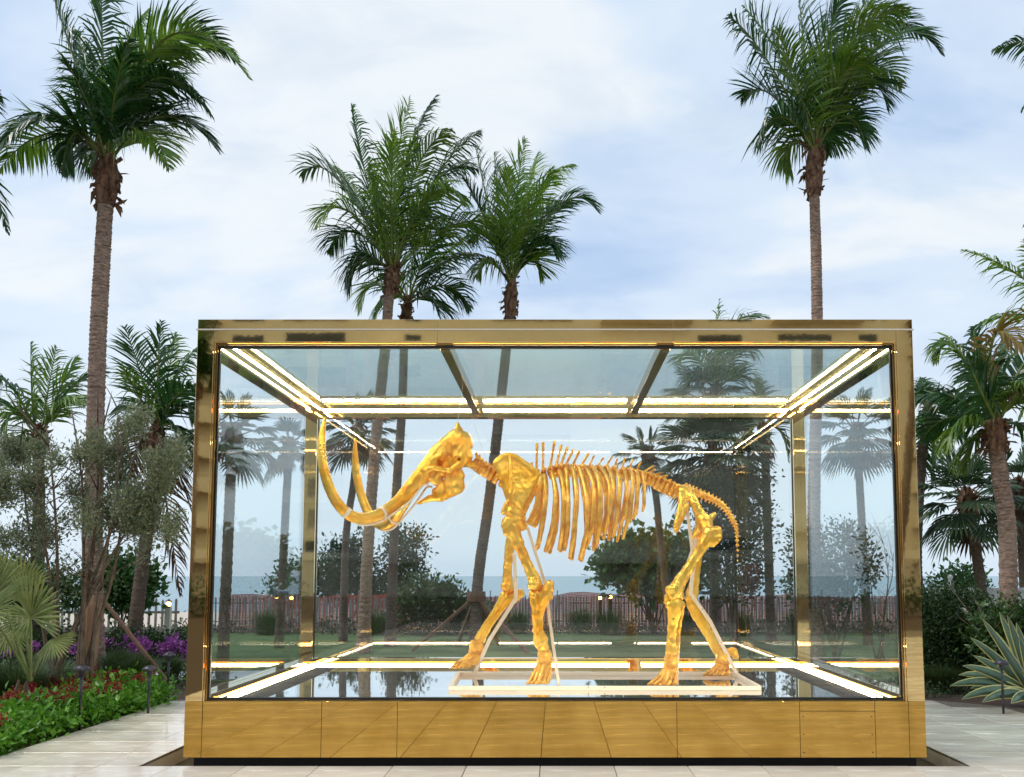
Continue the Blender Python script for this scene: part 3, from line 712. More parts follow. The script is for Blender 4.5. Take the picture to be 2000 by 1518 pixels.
# display stand
st = thing('display_stand', 'cream steel stand with bent struts under the golden skeleton', 'stand', (0, YM, ZF))
def zrow(py, Y): return P(1000, py, Y).z
RF, RB = 9.62, 11.02
xa0, xa1 = P(878, 1346, RF).x, P(1486, 1344, RF).x
xm = P(1170, 1346, RF).x; th = .046
def rail(a, b): return MB().bar(a, b, .05, th).build('base_rail', M['mount'], st, bevel=.003)
zc = ZF+th/2+.001
rail((xa0, RF, zc), (xm-.002, RF, zc)); rail((xm+.002, RF, zc), (xa1, RF, zc))
xb0, xb1 = P(892, 1320, RB).x, P(1437, 1320, RB).x
rail((xa0+.01, RF+.03, zc), (xb0+.02, RB-.03, zc)); rail((xa1-.01, RF+.03, zc), (xb1-.02, RB-.03, zc)); rail((xb0, RB, zc), (xb1, RB, zc))
def strut(pp, w=.034):
    q = [P(a, b, Y) for a, b, Y in pp]
    m = MB()
    for i in range(len(q)-1): m.bar(q[i], q[i+1], w, w*.55, up=(0, 1, 0))
    return m.build('strut', M['mount'], st)
strut([(1030, 1030, YN+.12), (1052, 1100, YN+.12), (1068, 1150, YN+.12), (1074, 1215, YN+.1), (1092, 1341, RF+.16)])
strut([(1004, 1080, YFAR-.1), (1008, 1168, YFAR-.1), (956, 1250, YFAR-.1), (926, 1318, RB-.1)], .045)
strut([(1337, 965, YN+.3), (1345, 1020, YN+.25), (1352, 1075, YN+.2), (1330, 1140, YN+.15), (1326, 1230, YN+.13), (1322, 1338, YN+.12)], .036)
strut([(1345, 950, YM), (1362, 1010, YFAR-.3), (1349, 1160, YFAR-.15), (1386, 1212, YFAR-.12), (1440, 1318, RB-.2)], .045)
bolts = MB()
for px, py, Y in ((1009, 1128, YFAR-.14), (1346, 1130, YFAR-.19), (1349, 1166, YFAR-.19), (1372, 1190, YFAR-.16), (1410, 1255, YFAR-.15), (1149, 1339, RF-.028), (1149, 1343, RF-.028), (1181, 1339, RF-.028), (1181, 1343, RF-.028)):
    bolts.box(*[v for a, b in zip(P(px, py, Y)-Vector((.005, .005, .005)), P(px, py, Y)+Vector((.005, .005, .005))) for v in (a, b)])
bo = bolts.build('bolt', M['lamp_metal'], st); bo['kind'] = 'stuff'
wr = thing('suspension_wire', 'two hair-thin steel wires from the case roof to the golden skull and back', 'wire', (0, YM, ZR))
for a, b in (((905, 745), (893, 830)), ((925, 826), (952, 905))):
    MB().tube([P(a[0], a[1], YM), P(b[0], b[1], YM)], .0018, 5).build('wire_strand', M['rail_white'], wr)

# ================================================================ PALMS
def frond_mesh(path, Lmax, nleaf, droop=.35, wind=(0, 0, 0), roll=0, w=.034, bare=.14, tipw=.35):
    path = np.asarray(path); m = len(path)
    T = np.gradient(path, axis=0); T /= np.linalg.norm(T, axis=1)[:, None]+1e-9
    a, b, c = path[0], path[m//2], path[-1]
    n = np.cross(b-a, c-a); ln = np.linalg.norm(n)
    if ln < .05: n = np.cross(c-a, np.array([.3, 1, .2]))
    n = n/np.linalg.norm(n)
    ts = np.linspace(bare, .995, nleaf); ts = np.concatenate([ts, ts+.004]); side = np.concatenate([np.ones(nleaf), -np.ones(nleaf)])
    f = np.clip(ts, 0, 1)*(m-1); i0 = np.minimum(f.astype(int), m-2); fr = (f-i0)[:, None]
    p = path[i0]*(1-fr)+path[i0+1]*fr; t = T[i0]*(1-fr)+T[i0+1]*fr; t /= np.linalg.norm(t, axis=1)[:, None]
    s0 = n[None]-t*(t@n)[:, None]; s0 /= np.linalg.norm(s0, axis=1)[:, None]+1e-9; u = np.cross(s0, t); u *= np.sign(u[:, 2:3].sum()+1e-9)
    cr, sr = math.cos(roll), math.sin(roll); s1 = s0*cr+u*sr; u1 = -s0*sr+u*cr
    tt = np.clip(ts, 0, 1)
    L = Lmax*(np.sin(np.pi*np.clip(tt*.86+.12, 0, 1))**.7)*(1-.35*tt)*(1+rng.normal(0, .07, len(ts)))
    ang = (.55+.55*tt)+rng.normal(0, .07, len(ts))
    d = s1*(side*np.cos(ang))[:, None]+t*np.sin(ang)[:, None]+u1*(.12+rng.normal(0, .07, len(ts)))[:, None]
    d += np.array(wind)*.6; d /= np.linalg.norm(d, axis=1)[:, None]
    g = np.array([0, 0, -1.0]); dr = droop*(1+rng.normal(0, .3, len(ts)))
    d2 = d+g*(dr*1.2)[:, None]+np.array(wind); d2 /= np.linalg.norm(d2, axis=1)[:, None]
    kink = rng.random(len(ts)) < .05; d2[kink] += g*1.6; d2 /= np.linalg.norm(d2, axis=1)[:, None]
    d3 = d2+g*(dr*1.2)[:, None]; d3 /= np.linalg.norm(d3, axis=1)[:, None]
    wd = t-d*(np.sum(t*d, 1))[:, None]; wd = wd+u1*rng.normal(0.2, .35, len(ts))[:, None]; wd /= np.linalg.norm(wd, axis=1)[:, None]+1e-9
    Lc = L[:, None]; ww = w*(.7+.3*L/Lmax)[:, None]
    p1 = p+d*Lc*.35; p2 = p1+d2*Lc*.35; p3 = p2+d3*Lc*.3
    V = np.stack([p-wd*ww*.3, p+wd*ww*.3, p1-wd*ww*.5, p1+wd*ww*.5, p2-wd*ww*.36, p2+wd*ww*.36, p3], 1).reshape(-1, 3)
    k = np.arange(len(ts))[:, None]*7
    Q = np.concatenate([k+np.array([0, 1, 3, 2]), k+np.array([2, 3, 5, 4])]); Tt = k+np.array([4, 5, 6])
    return V, Q, Tt
def bez(a, b, c, n=14):
    t = np.linspace(0, 1, n)[:, None]; a, b, c = (np.array(tuple(v)) for v in (a, b, c))
    return a*(1-t)**2+2*b*t*(1-t)+c*t*t
def add_frond(root, path, Lmax, nleaf, mat='frond', droop=.35, wind=(0, 0, 0), roll=0, rr=.028, w=.034):
    Lmax *= 1.30; nleaf = int(nleaf*.66); droop *= .85; w *= 1.45
    o = MB(); V, Q, T = frond_mesh(path, Lmax, nleaf, droop, wind, roll, w); o.add(V, Q, T)
    fr = o.build('frond', M[mat], root)
    MB().tube(path, np.linspace(rr, rr*.15, len(path)), 5).build('frond_stalk', M['rachis'] if mat != 'frond_dead' else M['frond_dead'], fr, smooth=True)
    return fr
def trunk(root, pts, r0, r1, mat, ring=.085, n=14):
    q = smooth_path(pts, 40); L = np.sum(np.linalg.norm(np.diff(q, axis=0), axis=1)); nr = max(8, min(160, int(L/ring)))
    q = smooth_path(pts, nr*3)
    t = np.linspace(0, 1, nr*3); r = r0+(r1-r0)*t+.35*r0*np.exp(-t*18)
    ph = np.tile([1.05, .99, .955], nr); r = r*ph*(1+rng.normal(0, .01, nr*3)); q = q+rng.normal(0, r1*.02, q.shape)
    return MB().tube(q, r, n).build('trunk', M[mat], root, smooth=True)
def husk(root, c, up, r, hh, k=26):
    """crown shaft of torn boots and fibre around the trunk top"""
    m = MB(); c = Vector(c); up = Vector(up).normalized()
    m.tube([c-up*hh*.5, c-up*hh*.1, c+up*hh*.3, c+up*hh*.7], [r*.72, r*.95, r*.85, r*.45], 12)
    k = int(k*2.2)
    for i in range(k):
        a = random.random()*6.28; z = random.uniform(-.5, .65)*hh; d = Vector((math.cos(a), math.sin(a), 0))
        p = c+up*z+d*r*.66; t = (d*random.uniform(.2, .9)+up*random.choice((random.uniform(.5, 1.4), random.uniform(-1.2, .3)))).normalized(); s = (d.cross(up)+Vector((random.uniform(-.3, .3), random.uniform(-.3, .3), random.uniform(-.4, .4)))).normalized()
        l = r*random.uniform(.5, 1.5); w = r*random.uniform(.12, .42)
        mid = p+t*l*.5+d*.02
        V = [p-s*w, p+s*w, mid+s*w*.8+d*.03, mid-s*w*.8+d*.03, p+t*l+s*w*.15-up*random.uniform(0, .4)*l, mid-d*.05]
        m.add(V, [(0, 1, 2, 3)], [(3, 2, 4), (0, 3, 5), (1, 5, 2), (5, 3, 4), (5, 4, 2)])
    return m.build('husk', M['husk'], root)
PALMG = 'coconut palms in the garden around the glass case'
def hero_palm(label, Y, base_px, trunk_pts, fr, r0, r1, Lp=95, nleaf=62, extra=6, seed=1, mats=None, wind=(.18, 0, -.05), tmat='trunk', hs=1.0, w=.034, group=PALMG):
    random.seed(seed)
    gp = P(trunk_pts[0][0], 1126, Y); root = thing('coconut_palm', label, 'palm tree', (gp.x, Y, 0), group)
    pts = [Vector((gp.x, Y, -.05))]+[P(a, b, Y) for a, b in trunk_pts[1:]]
    trunk(root, pts, r0*.84, r1*.86, tmat)
    c = P(base_px[0], base_px[1], Y)
    husk(root, pts[-1].lerp(c, .45), (c-pts[-1]).normalized(), r1*1.28*hs, (c-pts[-1]).length*1.0+.15)
    s = Y/F
    for i, f in enumerate(fr):
        tip, ct = f[0], f[1]; kind = f[2] if len(f) > 2 else 'frond'; dyt = f[3] if len(f) > 3 else random.uniform(-1, 1)*.9
        if kind == 'frond' and random.random() < .33: kind = 'frond_light'
        a = c+Vector((random.uniform(-.06, .06), random.uniform(-.1, .1), 0))
        path = bez(a, P(ct[0], ct[1], Y+dyt*.6), P(tip[0], tip[1], Y+dyt*1.2), 16)
        add_frond(root, path, Lp*s, nleaf, kind, droop=random.uniform(.2, .75), wind=wind, roll=random.uniform(-.7, .7), rr=.034, w=w)
    return root, c
# A left tall
hero_palm('tall coconut palm left of the glass case with fronds blown to the right', 15.2, (212, 318), [(192, 1290), (183, 1000), (190, 700), (200, 500), (207, 390)],
    [((-10, 300), (80, 160), 'frond', -.8), ((0, 330), (95, 200), 'frond_light', .5), ((92, -40), (150, 120), 'frond', 0), ((198, -90), (195, 120), 'frond', .4), ((488, 155), (310, -90), 'frond_light', -1.0), ((465, 120), (300, -60), 'frond', .6),
     ((425, 295), (320, 150), 'frond', .2), ((415, 230), (290, 40), 'frond', -.6), ((390, 200), (270, 60), 'frond', .9), ((120, 335), (140, 190), 'frond', -.3), ((330, 330), (290, 190), 'frond', -.8), ((290, 20), (220, 110), 'frond', .9),
     ((380, 110), (250, 20), 'frond_light', -.2), ((130, 120), (185, 210), 'frond', -1.0), ((250, 80), (220, 160), 'frond', -1.2), ((330, 240), (240, 150), 'frond', .3), ((150, 60), (180, 160), 'frond', 1.1), ((180, 340), (170, 230), 'frond', 1.0)],
    .19, .145, Lp=98, nleaf=92, seed=3, hs=1.1)
# B
hero_palm('coconut palm with the highest spiky crown right above the left half of the case', 20.5, (767, 528), [(712, 1180), (718, 1080), (735, 850), (752, 680), (758, 600), (762, 568)],
    [((592, 340), (640, 270), 'frond', .2), ((688, 208), (712, 360), 'frond', 0), ((850, 190), (775, 290), 'frond', -.5), ((800, 195), (760, 330), 'frond', .6), ((935, 258), (850, 300), 'frond', .4), ((880, 255), (800, 280), 'frond_light', -.7),
     ((620, 440), (670, 340), 'frond', -.6), ((640, 490), (680, 400), 'frond', .7), ((905, 400), (850, 300), 'frond', -.9), ((930, 330), (850, 290), 'frond', .9), ((720, 330), (740, 430), 'frond', -1.1), ((990, 440), (880, 400), 'frond_light', -.3),
     ((770, 260), (760, 380), 'frond', -1.2), ((850, 440), (840, 380), 'frond', 1.0), ((680, 560), (690, 470), 'frond', .1), ((660, 330), (715, 400), 'frond', 1.0)],
    .17, .13, Lp=92, nleaf=80, seed=5)
hero_palm('shorter coconut palm standing close behind, its low fronds dropping to the case roof', 22.5, (797, 590), [(764, 1180), (772, 1000), (785, 800), (789, 680), (792, 625)],
    [((945, 500), (860, 480), 'frond', -.4), ((918, 600), (875, 520), 'frond', .3), ((1015, 425), (900, 430), 'frond_light', .2), ((700, 610), (720, 510), 'frond', .3), ((690, 500), (740, 480), 'frond', -.6), ((830, 420), (800, 490), 'frond', .5),
     ((880, 440), (830, 480), 'frond', -.9), ((760, 430), (770, 500), 'frond', .9), ((860, 620), (850, 560), 'frond', -.9), ((735, 610), (755, 550), 'frond', -1.0)],
    .15, .12, Lp=74, nleaf=64, seed=8, tmat='trunk_dark')
# C
hero_palm('staked coconut palm with arching crown above the middle of the case', 21.5, (1000, 556), [(928, 1190), (934, 1130), (955, 980), (976, 800), (988, 690), (996, 610)],
    [((1166, 412), (1100, 320), 'frond', -.3), ((1118, 322), (1045, 330), 'frond', .4), ((1025, 272), (1002, 400), 'frond', 0), ((928, 285), (950, 400), 'frond', .5), ((905, 350), (950, 420), 'frond', -.7), ((1090, 505), (1060, 420), 'frond', -.4),
     ((1080, 330), (1030, 390), 'frond_light', -.8), ((915, 470), (950, 420), 'frond', .6), ((1100, 400), (1060, 380), 'frond', .9), ((990, 330), (990, 430), 'frond_light', -1.0), ((1060, 540), (1045, 460), 'frond', .6), ((930, 540), (955, 480), 'frond', -.2), ((1050, 300), (1020, 380), 'frond', 1.0), ((965, 300), (975, 400), 'frond', .2)],
    .165, .135, Lp=78, nleaf=76, seed=11, tmat='trunk_dark')
# D

hero_palm('tall slim coconut palm rising behind the right half of the case', 18.5, (1590, 300), [(1592, 1200), (1590, 1000), (1596, 700), (1594, 500), (1590, 372)],
    [((1424, 30), (1500, 90), 'frond', -.2), ((1452, 12), (1540, 100), 'frond', .3), ((1556, -50), (1575, 130), 'frond', .1), ((1655, -30), (1590, 100), 'frond', -.8), ((1838, 105), (1740, -40), 'frond', 0), ((1800, 70), (1690, -50), 'frond', .8),
     ((1735, 220), (1700, 60), 'frond', -.7), ((1450, 190), (1500, 130), 'frond', .6), ((1480, 280), (1520, 170), 'frond', -.4), ((1535, 330), (1530, 240), 'frond', .3), ((1690, 280), (1660, 170), 'frond', -.3), ((1770, 20), (1650, 10), 'frond_light', -1.0),
     ((1610, 30), (1590, 150), 'frond', 1.1), ((1700, 130), (1630, 100), 'frond_light', -1.2), ((1520, 60), (1560, 160), 'frond', -1.0), ((1760, 170), (1680, 40), 'frond', .9), ((1620, 300), (1640, 200), 'frond', .9), ((1745, -30), (1650, 0), 'frond', .4)],
    .165, .125, Lp=92, nleaf=88, seed=14, hs=1.3)
# right group
hero_palm('coconut palm at the right edge with a yellowing frond and curved trunk', 14.6, (1944, 835), [(1962, 1190), (1968, 1050), (1955, 940), (1945, 872)],
    [((1828, 705), (1860, 600), 'frond', .3), ((2010, 690), (1900, 560), 'frond_gold', -.9), ((1786, 780), (1850, 740), 'frond', .5), ((2060, 640), (1990, 700), 'frond', .2), ((1850, 880), (1860, 800), 'frond', -.3), ((2080, 800), (2010, 700), 'frond_dead', -.8),
     ((1800, 860), (1850, 780), 'frond', .9), ((1960, 660), (1940, 740), 'frond', 1.0), ((2040, 920), (2010, 800), 'frond', .1), ((1890, 700), (1910, 760), 'frond', -.8), ((1880, 920), (1890, 840), 'frond', .6), ((2030, 740), (1990, 740), 'frond_light', -.9), ((1900, 640), (1920, 740), 'frond', .2)],
    .175, .15, Lp=80, nleaf=64, seed=17, wind=(-.05, 0, -.1))
hero_palm('coconut palm mostly cut off by the right edge, drooping frond tips showing', 15.5, (2130, 690), [(2120, 1200), (2125, 1000), (2128, 760)],
    [((1880, 488), (2020, 520), 'frond', -.2), ((1900, 640), (2020, 570), 'frond', .5), ((2100, 450), (2110, 600), 'frond', 0), ((2000, 470), (2060, 570), 'frond', .8), ((1990, 820), (2050, 680), 'frond', .2)], .17, .14, Lp=70, nleaf=60, seed=19, wind=(0, 0, -.1))
hero_palm('tall palm beyond the right edge with one frond tip entering the sky', 17, (2160, 170), [(2150, 1200), (2155, 700), (2158, 240)],
    [((1938, 100), (2050, 40), 'frond', -.2), ((1996, 215), (2060, 90), 'frond', .5), ((2200, 0), (2170, 80), 'frond', 0), ((2000, 440), (2080, 250), 'frond', -.5)], .16, .13, Lp=62, nleaf=56, seed=20, wind=(0, 0, -.1))
hero_palm('tall palm beyond the left edge with one hanging frond tip', 15, (-110, 300), [(-100, 1250), (-105, 700), (-110, 360)],
    [((16, 455), (-20, 300), 'frond', .1), ((-4, 180), (-50, 180), 'frond', .1), ((-160, 100), (-130, 200), 'frond', 0)], .17, .14, Lp=60, nleaf=56, seed=22, wind=(0, 0, -.1))
hero_palm('low coconut palm behind the grey-green tree at the left edge', 19, (75, 850), [(78, 1220), (76, 1000), (75, 880)],
    [((60, 670), (60, 780), 'frond', -.2), ((150, 700), (110, 760), 'frond', .4), ((-20, 740), (20, 720), 'frond', .3), ((10, 850), (20, 760), 'frond', -.4), ((165, 790), (130, 750), 'frond', -.5), ((110, 680), (90, 780), 'frond', .8), ((-10, 800), (20, 770), 'frond', .9), ((200, 730), (150, 720), 'frond', .7), ((40, 900), (30, 820), 'frond', .1)],
    .16, .13, Lp=75, nleaf=44, seed=25, tmat='trunk_dark')
hero_palm('dark leaning coconut palm just left of the case with hanging dead fronds', 18, (305, 840), [(262, 1240), (275, 1130), (292, 1000), (302, 880)],
    [((245, 640), (280, 740), 'frond', .2), ((315, 630), (305, 740), 'frond', -.3), ((385, 680), (340, 720), 'frond', .4), ((240, 720), (270, 770), 'frond', -.5), ((345, 650), (325, 740), 'frond', .8), ((385, 830), (370, 750), 'frond', -.3), ((235, 790), (260, 790), 'frond', .9),
     ((390, 960), (370, 820), 'frond', .3), ((330, 960), (345, 860), 'frond_dead', -.3), ((255, 930), (265, 850), 'frond_dead', .2), ((370, 900), (350, 800), 'frond', -.8), ((395, 760), (350, 740), 'frond', -.9), ((352, 1160), (322, 960), 'frond_dead', -.2), ((400, 1090), (350, 900), 'frond_dead', .3)],
    .17, .13, Lp=72, nleaf=48, seed=28, tmat='trunk_dark')
hero_palm('coconut palm tucked behind the right corner of the case', 19.5, (1812, 800), [(1800, 1200), (1790, 1100), (1800, 900), (1810, 840)],
    [((1740, 800), (1780, 730), 'frond', .1), ((1870, 860), (1860, 780), 'frond', -.3), ((1850, 930), (1850, 830), 'frond', .4), ((1770, 900), (1780, 820), 'frond', -.4), ((1880, 800), (1850, 750), 'frond', .6), ((1800, 740), (1810, 770), 'frond', .6), ((1820, 940), (1830, 870), 'frond', -.7), ((1790, 930), (1800, 870), 'frond', .8)],
    .15, .12, Lp=70, nleaf=48, seed=31, tmat='trunk_dark')
hero_palm('coconut palm whose frond tips peek over the right half of the case roof', 25, (1400, 760), [(1395, 1180), (1392, 950), (1398, 790)],
    [((1500, 620), (1400, 590), 'frond', -.2), ((1405, 586), (1395, 690), 'frond', .2), ((1470, 700), (1450, 640), 'frond', .4), ((1330, 700), (1350, 660), 'frond', -.4), ((1350, 640), (1380, 700), 'frond', .7), ((1330, 780), (1340, 710), 'frond', .2), ((1480, 770), (1460, 700), 'frond', -.5), ((1440, 640), (1420, 700), 'frond', .8)],
    .16, .13, Lp=58, nleaf=44, seed=33, tmat='trunk_dark')
hero_palm('coconut palm seen through the glass beside the rear right post', 24, (1490, 835), [(1504, 1190), (1500, 1050), (1494, 880)],
    [((1440, 900), (1450, 810), 'frond', .1), ((1540, 900), (1530, 810), 'frond', -.3), ((1490, 930), (1500, 850), 'frond_dead', .4), ((1430, 830), (1460, 790), 'frond', -.4), ((1550, 830), (1520, 780), 'frond', .6), ((1480, 740), (1485, 790), 'frond', .6), ((1460, 940), (1470, 860), 'frond', -.7)],
    .16, .13, Lp=50, nleaf=40, seed=35, tmat='trunk_dark')

# fan palms (cabbage palms): fan leaves on stalks
def fan_leaf(c, d, up, R_, nseg=22, spread=2.4, droop=.3):
    c = Vector(c); d = Vector(d).normalized(); sd_ = d.cross(Vector(up)).normalized(); u = sd_.cross(d).normalized()
    V = []; Q = []; T = []
    for i in range(nseg):
        a = (i/(nseg-1)-.5)*spread; l = R_*(1-.28*(abs(a)/(spread/2))**2)*random.uniform(.9, 1.05)
        dr = (d*math.cos(a)+sd_*math.sin(a)).normalized(); wv = (sd_*math.cos(a)-d*math.sin(a)); hw = R_*.5*spread/nseg*.62
        p1 = c+dr*l*.5+u*(.02*R_*(-1)**i); p2 = c+dr*l*.8-Vector((0, 0, 1))*l*droop*.12; p3 = c+dr*l-Vector((0, 0, 1))*l*droop*random.uniform(.2, .45)
        k = len(V); V += [c, p1-wv*hw, p1+u*R_*.03, p1+wv*hw, p2-wv*hw*.7, p2+u*R_*.02, p2+wv*hw*.7, p3]
        T += [(k, k+1, k+2), (k, k+2, k+3), (k+4, k+7, k+5), (k+5, k+7, k+6)]; Q += [(k+1, k+4, k+5, k+2), (k+2, k+5, k+6, k+3)]
    return V, Q, T
def fan_palm(label, Y, base_px, top_px, R_=.75, n=26, seed=1, mat='fan', mid=None, hang=8):
    random.seed(seed); a = P(base_px[0], 1126, Y); root = thing('fan_palm', label, 'palm tree', (a.x, Y, 0), 'fan palms behind the glass case')
    pts = [Vector((a.x, Y, -.05))]+([P(mid[0], mid[1], Y)] if mid else [])+[P(base_px[0]*.35+top_px[0]*.65, 1126*.35+top_px[1]*.65, Y), P(top_px[0], top_px[1], Y)]
    trunk(root, pts, .105, .095, 'trunk_dark', ring=.1)
    c = pts[-1]; husk(root, c, (0, 0, 1), .2, .5, 18)
    for i in range(n):
        az_ = i*2.399; el = 1.35-2.3*(i/n); d = Vector((math.cos(az_)*math.cos(el), math.sin(az_)*math.cos(el), math.sin(el)))
        l = R_*random.uniform(.7, 1.0); e = c+d*l
        m = MB(); m.add(*fan_leaf(e, (d+Vector((0, 0, -.35))).normalized(), (0, 0, 1) if abs(d.z) < .9 else (1, 0, 0), R_, 18, 2.6, .5)); m.tube([c, c.lerp(e, .5)+Vector((0, 0, .03)), e], .012, 4)
        m.build('fan_leaf', M[mat if i < n-hang else ('frond_dead' if random.random() < .4 else mat)], root)
    return root
fan_palm('bushy fan palm with the widest round crown behind the skeleton tail', 23, (1392, 1180), (1392, 900), 1.0, 40, 41, hang=8)
fan_palm('smaller second crown of fans directly below the frond tips peeking over the roof', 26, (1400, 1180), (1385, 790), .9, 26, 42)
fan_palm('small slanting fan palm visible above the skeleton ribs', 25, (1312, 1180), (1266, 895), .62, 20, 43, mid=(1290, 1060))
fan_palm('slim fan palm seen through the right side glass of the case', 23, (1692, 1180), (1672, 850), .8, 26, 44)
fan_palm('short fan palm between the case and the right edge palm, trunk leaning right', 18, (1928, 1170), (1888, 985), .72, 26, 45, mid=(1905, 1060))
fan_palm('fan palm with a shaggy head behind the far tusk', 24, (672, 1180), (700, 850), .75, 26, 46, mid=(676, 1050))
fan_palm('fan palm seen through the left side glass of the case', 22, (548, 1180), (566, 880), .55, 18, 47)
fan_palm('dark fan palm right beside the left front post behind the glass', 17, (440, 1200), (455, 860), .62, 22, 48)
fan_palm('distant fan palm peering out past the right edge palm trunk', 21, (2000, 1180), (1990, 960), .8, 22, 49)

# ================================================================ SHRUBS AND LEAF CLOUDS
def leaf_cloud(blobs, n, size, aspect=.45, shell=.55, clump=0, seed=0, up=.3, jit=.35):
    """blobs: (x,y,z,rx,ry,rz); returns V,T of folded leaf pairs; clump>0 groups leaves into sprigs"""
    g = np.random.default_rng(seed); B = np.array(blobs, dtype=float); vol = B[:, 3]*B[:, 4]*B[:, 5]; w = vol**(2/3); w /= w.sum()
    if clump:
        nc = max(1, n//clump); bi = g.choice(len(B), nc, p=w); d = g.normal(size=(nc, 3)); d /= np.linalg.norm(d, axis=1)[:, None]
        r = shell+(1-shell)*g.random(nc)**.6; r *= 1+.18*np.sin(d[:, 0]*5+d[:, 2]*4+bi)+g.normal(0, .06, nc)
        cc = B[bi, :3]+d*r[:, None]*B[bi, 3:6]; p = np.repeat(cc, clump, 0)+g.normal(0, size*1.1, (nc*clump, 3)); dd = np.repeat(d, clump, 0)
    else:
        bi = g.choice(len(B), n, p=w); dd = g.normal(size=(n, 3)); dd /= np.linalg.norm(dd, axis=1)[:, None]
        r = shell+(1-shell)*g.random(n)**.6; p = B[bi, :3]+dd*r[:, None]*B[bi, 3:6]
    m = len(p); a = dd*.6+g.normal(0, .7, (m, 3)); a[:, 2] += up; a /= np.linalg.norm(a, axis=1)[:, None]
    s = np.cross(a, g.normal(size=(m, 3))); s /= np.linalg.norm(s, axis=1)[:, None]; nn = np.cross(a, s)
    L = size*(1+g.normal(0, jit*.5, m)).clip(.4, 1.8)[:, None]; wv = s*L*aspect*.5
    V = np.stack([p, p+a*L*.5+wv+nn*L*.08, p+a*L, p+a*L*.5-wv+nn*L*.08], 1).reshape(-1, 3)
    k = np.arange(m)[:, None]*4
    return V, np.concatenate([k+np.array([0, 1, 2]), k+np.array([0, 2, 3])])
def foliage(root, mat, blobs, n, size, **kw):
    V, T = leaf_cloud(blobs, n, size, **kw); o = link_mesh('foliage', V, [T], M[mat], root); o['kind'] = 'stuff'; return o
def blob(px, py, rx, ry, Y, dy=None):
    c = P(px, py, Y); s = Y/F; return (c.x, c.y, c.z, rx*s, (dy if dy else (rx+ry)/2*s), ry*s)
def stems(root, base, tips, r, mat='branch', twigs=3, seed=0, tw=.35):
    random.seed(seed)
    for t in tips:
        a = Vector(base)+Vector((random.uniform(-.1, .1), random.uniform(-.1, .1), 0)); b = Vector(t); m_ = a.lerp(b, .5)+Vector((random.uniform(-.12, .12), random.uniform(-.1, .1), 0))
        q = smooth_path([a, a.lerp(m_, .5)+Vector((random.uniform(-.05, .05), 0, 0)), m_, m_.lerp(b, .5)+Vector((random.uniform(-.08, .08), 0, 0)), b], 14)
        m = MB(); m.tube(q, np.linspace(r, r*.25, 14), 7)
        for k in range(twigs):
            i = random.randint(5, 13); p = Vector(q[i]); d = Vector((random.uniform(-1, 1), random.uniform(-1, 1), random.uniform(.4, 1.4))).normalized()*random.uniform(.3, 1)*tw*3
            m.tube([p, p+d*.5+Vector((0, 0, .02)), p+d], [r*.3, r*.2, r*.07], 5)
        m.build('stem', M[mat], root, smooth=True)
def shrub(name, label, cat, Y, base_px, blobs, mat, n, size, stem_n=5, r=.03, seed=0, group=None, gz=0, **kw):
    b = P(base_px[0], 1126, Y); root = thing(name, label, cat, (b.x, Y, gz), group)
    bl = [blob(*q, Y) if len(q) == 4 else blob(*q[:4], Y+q[4]) for q in blobs]
    random.seed(seed); tips = [Vector(random.choice(bl)[:3])+Vector((random.uniform(-.2, .2), random.uniform(-.2, .2), random.uniform(0, .2))) for _ in range(stem_n)]
    if stem_n: stems(root, (b.x, Y, gz-.03), tips, r, seed=seed)
    foliage(root, mat, bl, n, size, seed=seed, **kw); return root

# grey-green small tree at left (several stems)
Yb = 12.2
b0 = GP(150, 1375); tb = thing('buttonwood_tree', 'grey-green many-stemmed small tree filling the left side of the garden', 'tree', (b0.x, Yb, 0))
gt = np.random.default_rng(77); bl = []
for i in range(64):
    x = gt.uniform(-10, 345); top = 765+55*abs(math.sin(x*.021+.6))+40*(abs(x-175)/175)**2; y = gt.uniform(top+25, 1075); f_ = 1-.45*(y-760)/320
    bl.append(blob(x, y, gt.uniform(14, 26)*f_, gt.uniform(24, 46)*f_, Yb+gt.uniform(-.5, .5)))
tips = [P(x, y, Yb+d) for x, y, d in ((40, 870, .3), (90, 830, -.2), (140, 800, 0), (190, 780, .3), (230, 800, -.3), (280, 840, .2), (320, 880, 0), (70, 920, -.3), (255, 900, .4), (200, 840, -.1))]
bases = [P(x, 1126, Yb) for x in (120, 130, 170, 180, 190, 110)]
for i, t in enumerate(tips):
    b = bases[i % 6]; stems(tb, (b.x, Yb+random.uniform(-.3, .3), 0), [t], .034, twigs=7, seed=60+i, tw=.3)
foliage(tb, 'silver_leaf', bl, 30000, .058, clump=7, seed=61, aspect=.38, shell=.05, up=.6)
foliage(tb, 'silver_leaf', [blob(130, 1120, 120, 60, Yb), blob(280, 1060, 60, 60, Yb), blob(60, 1090, 60, 60, Yb)], 1100, .055, clump=5, seed=62, aspect=.38, shell=.1)

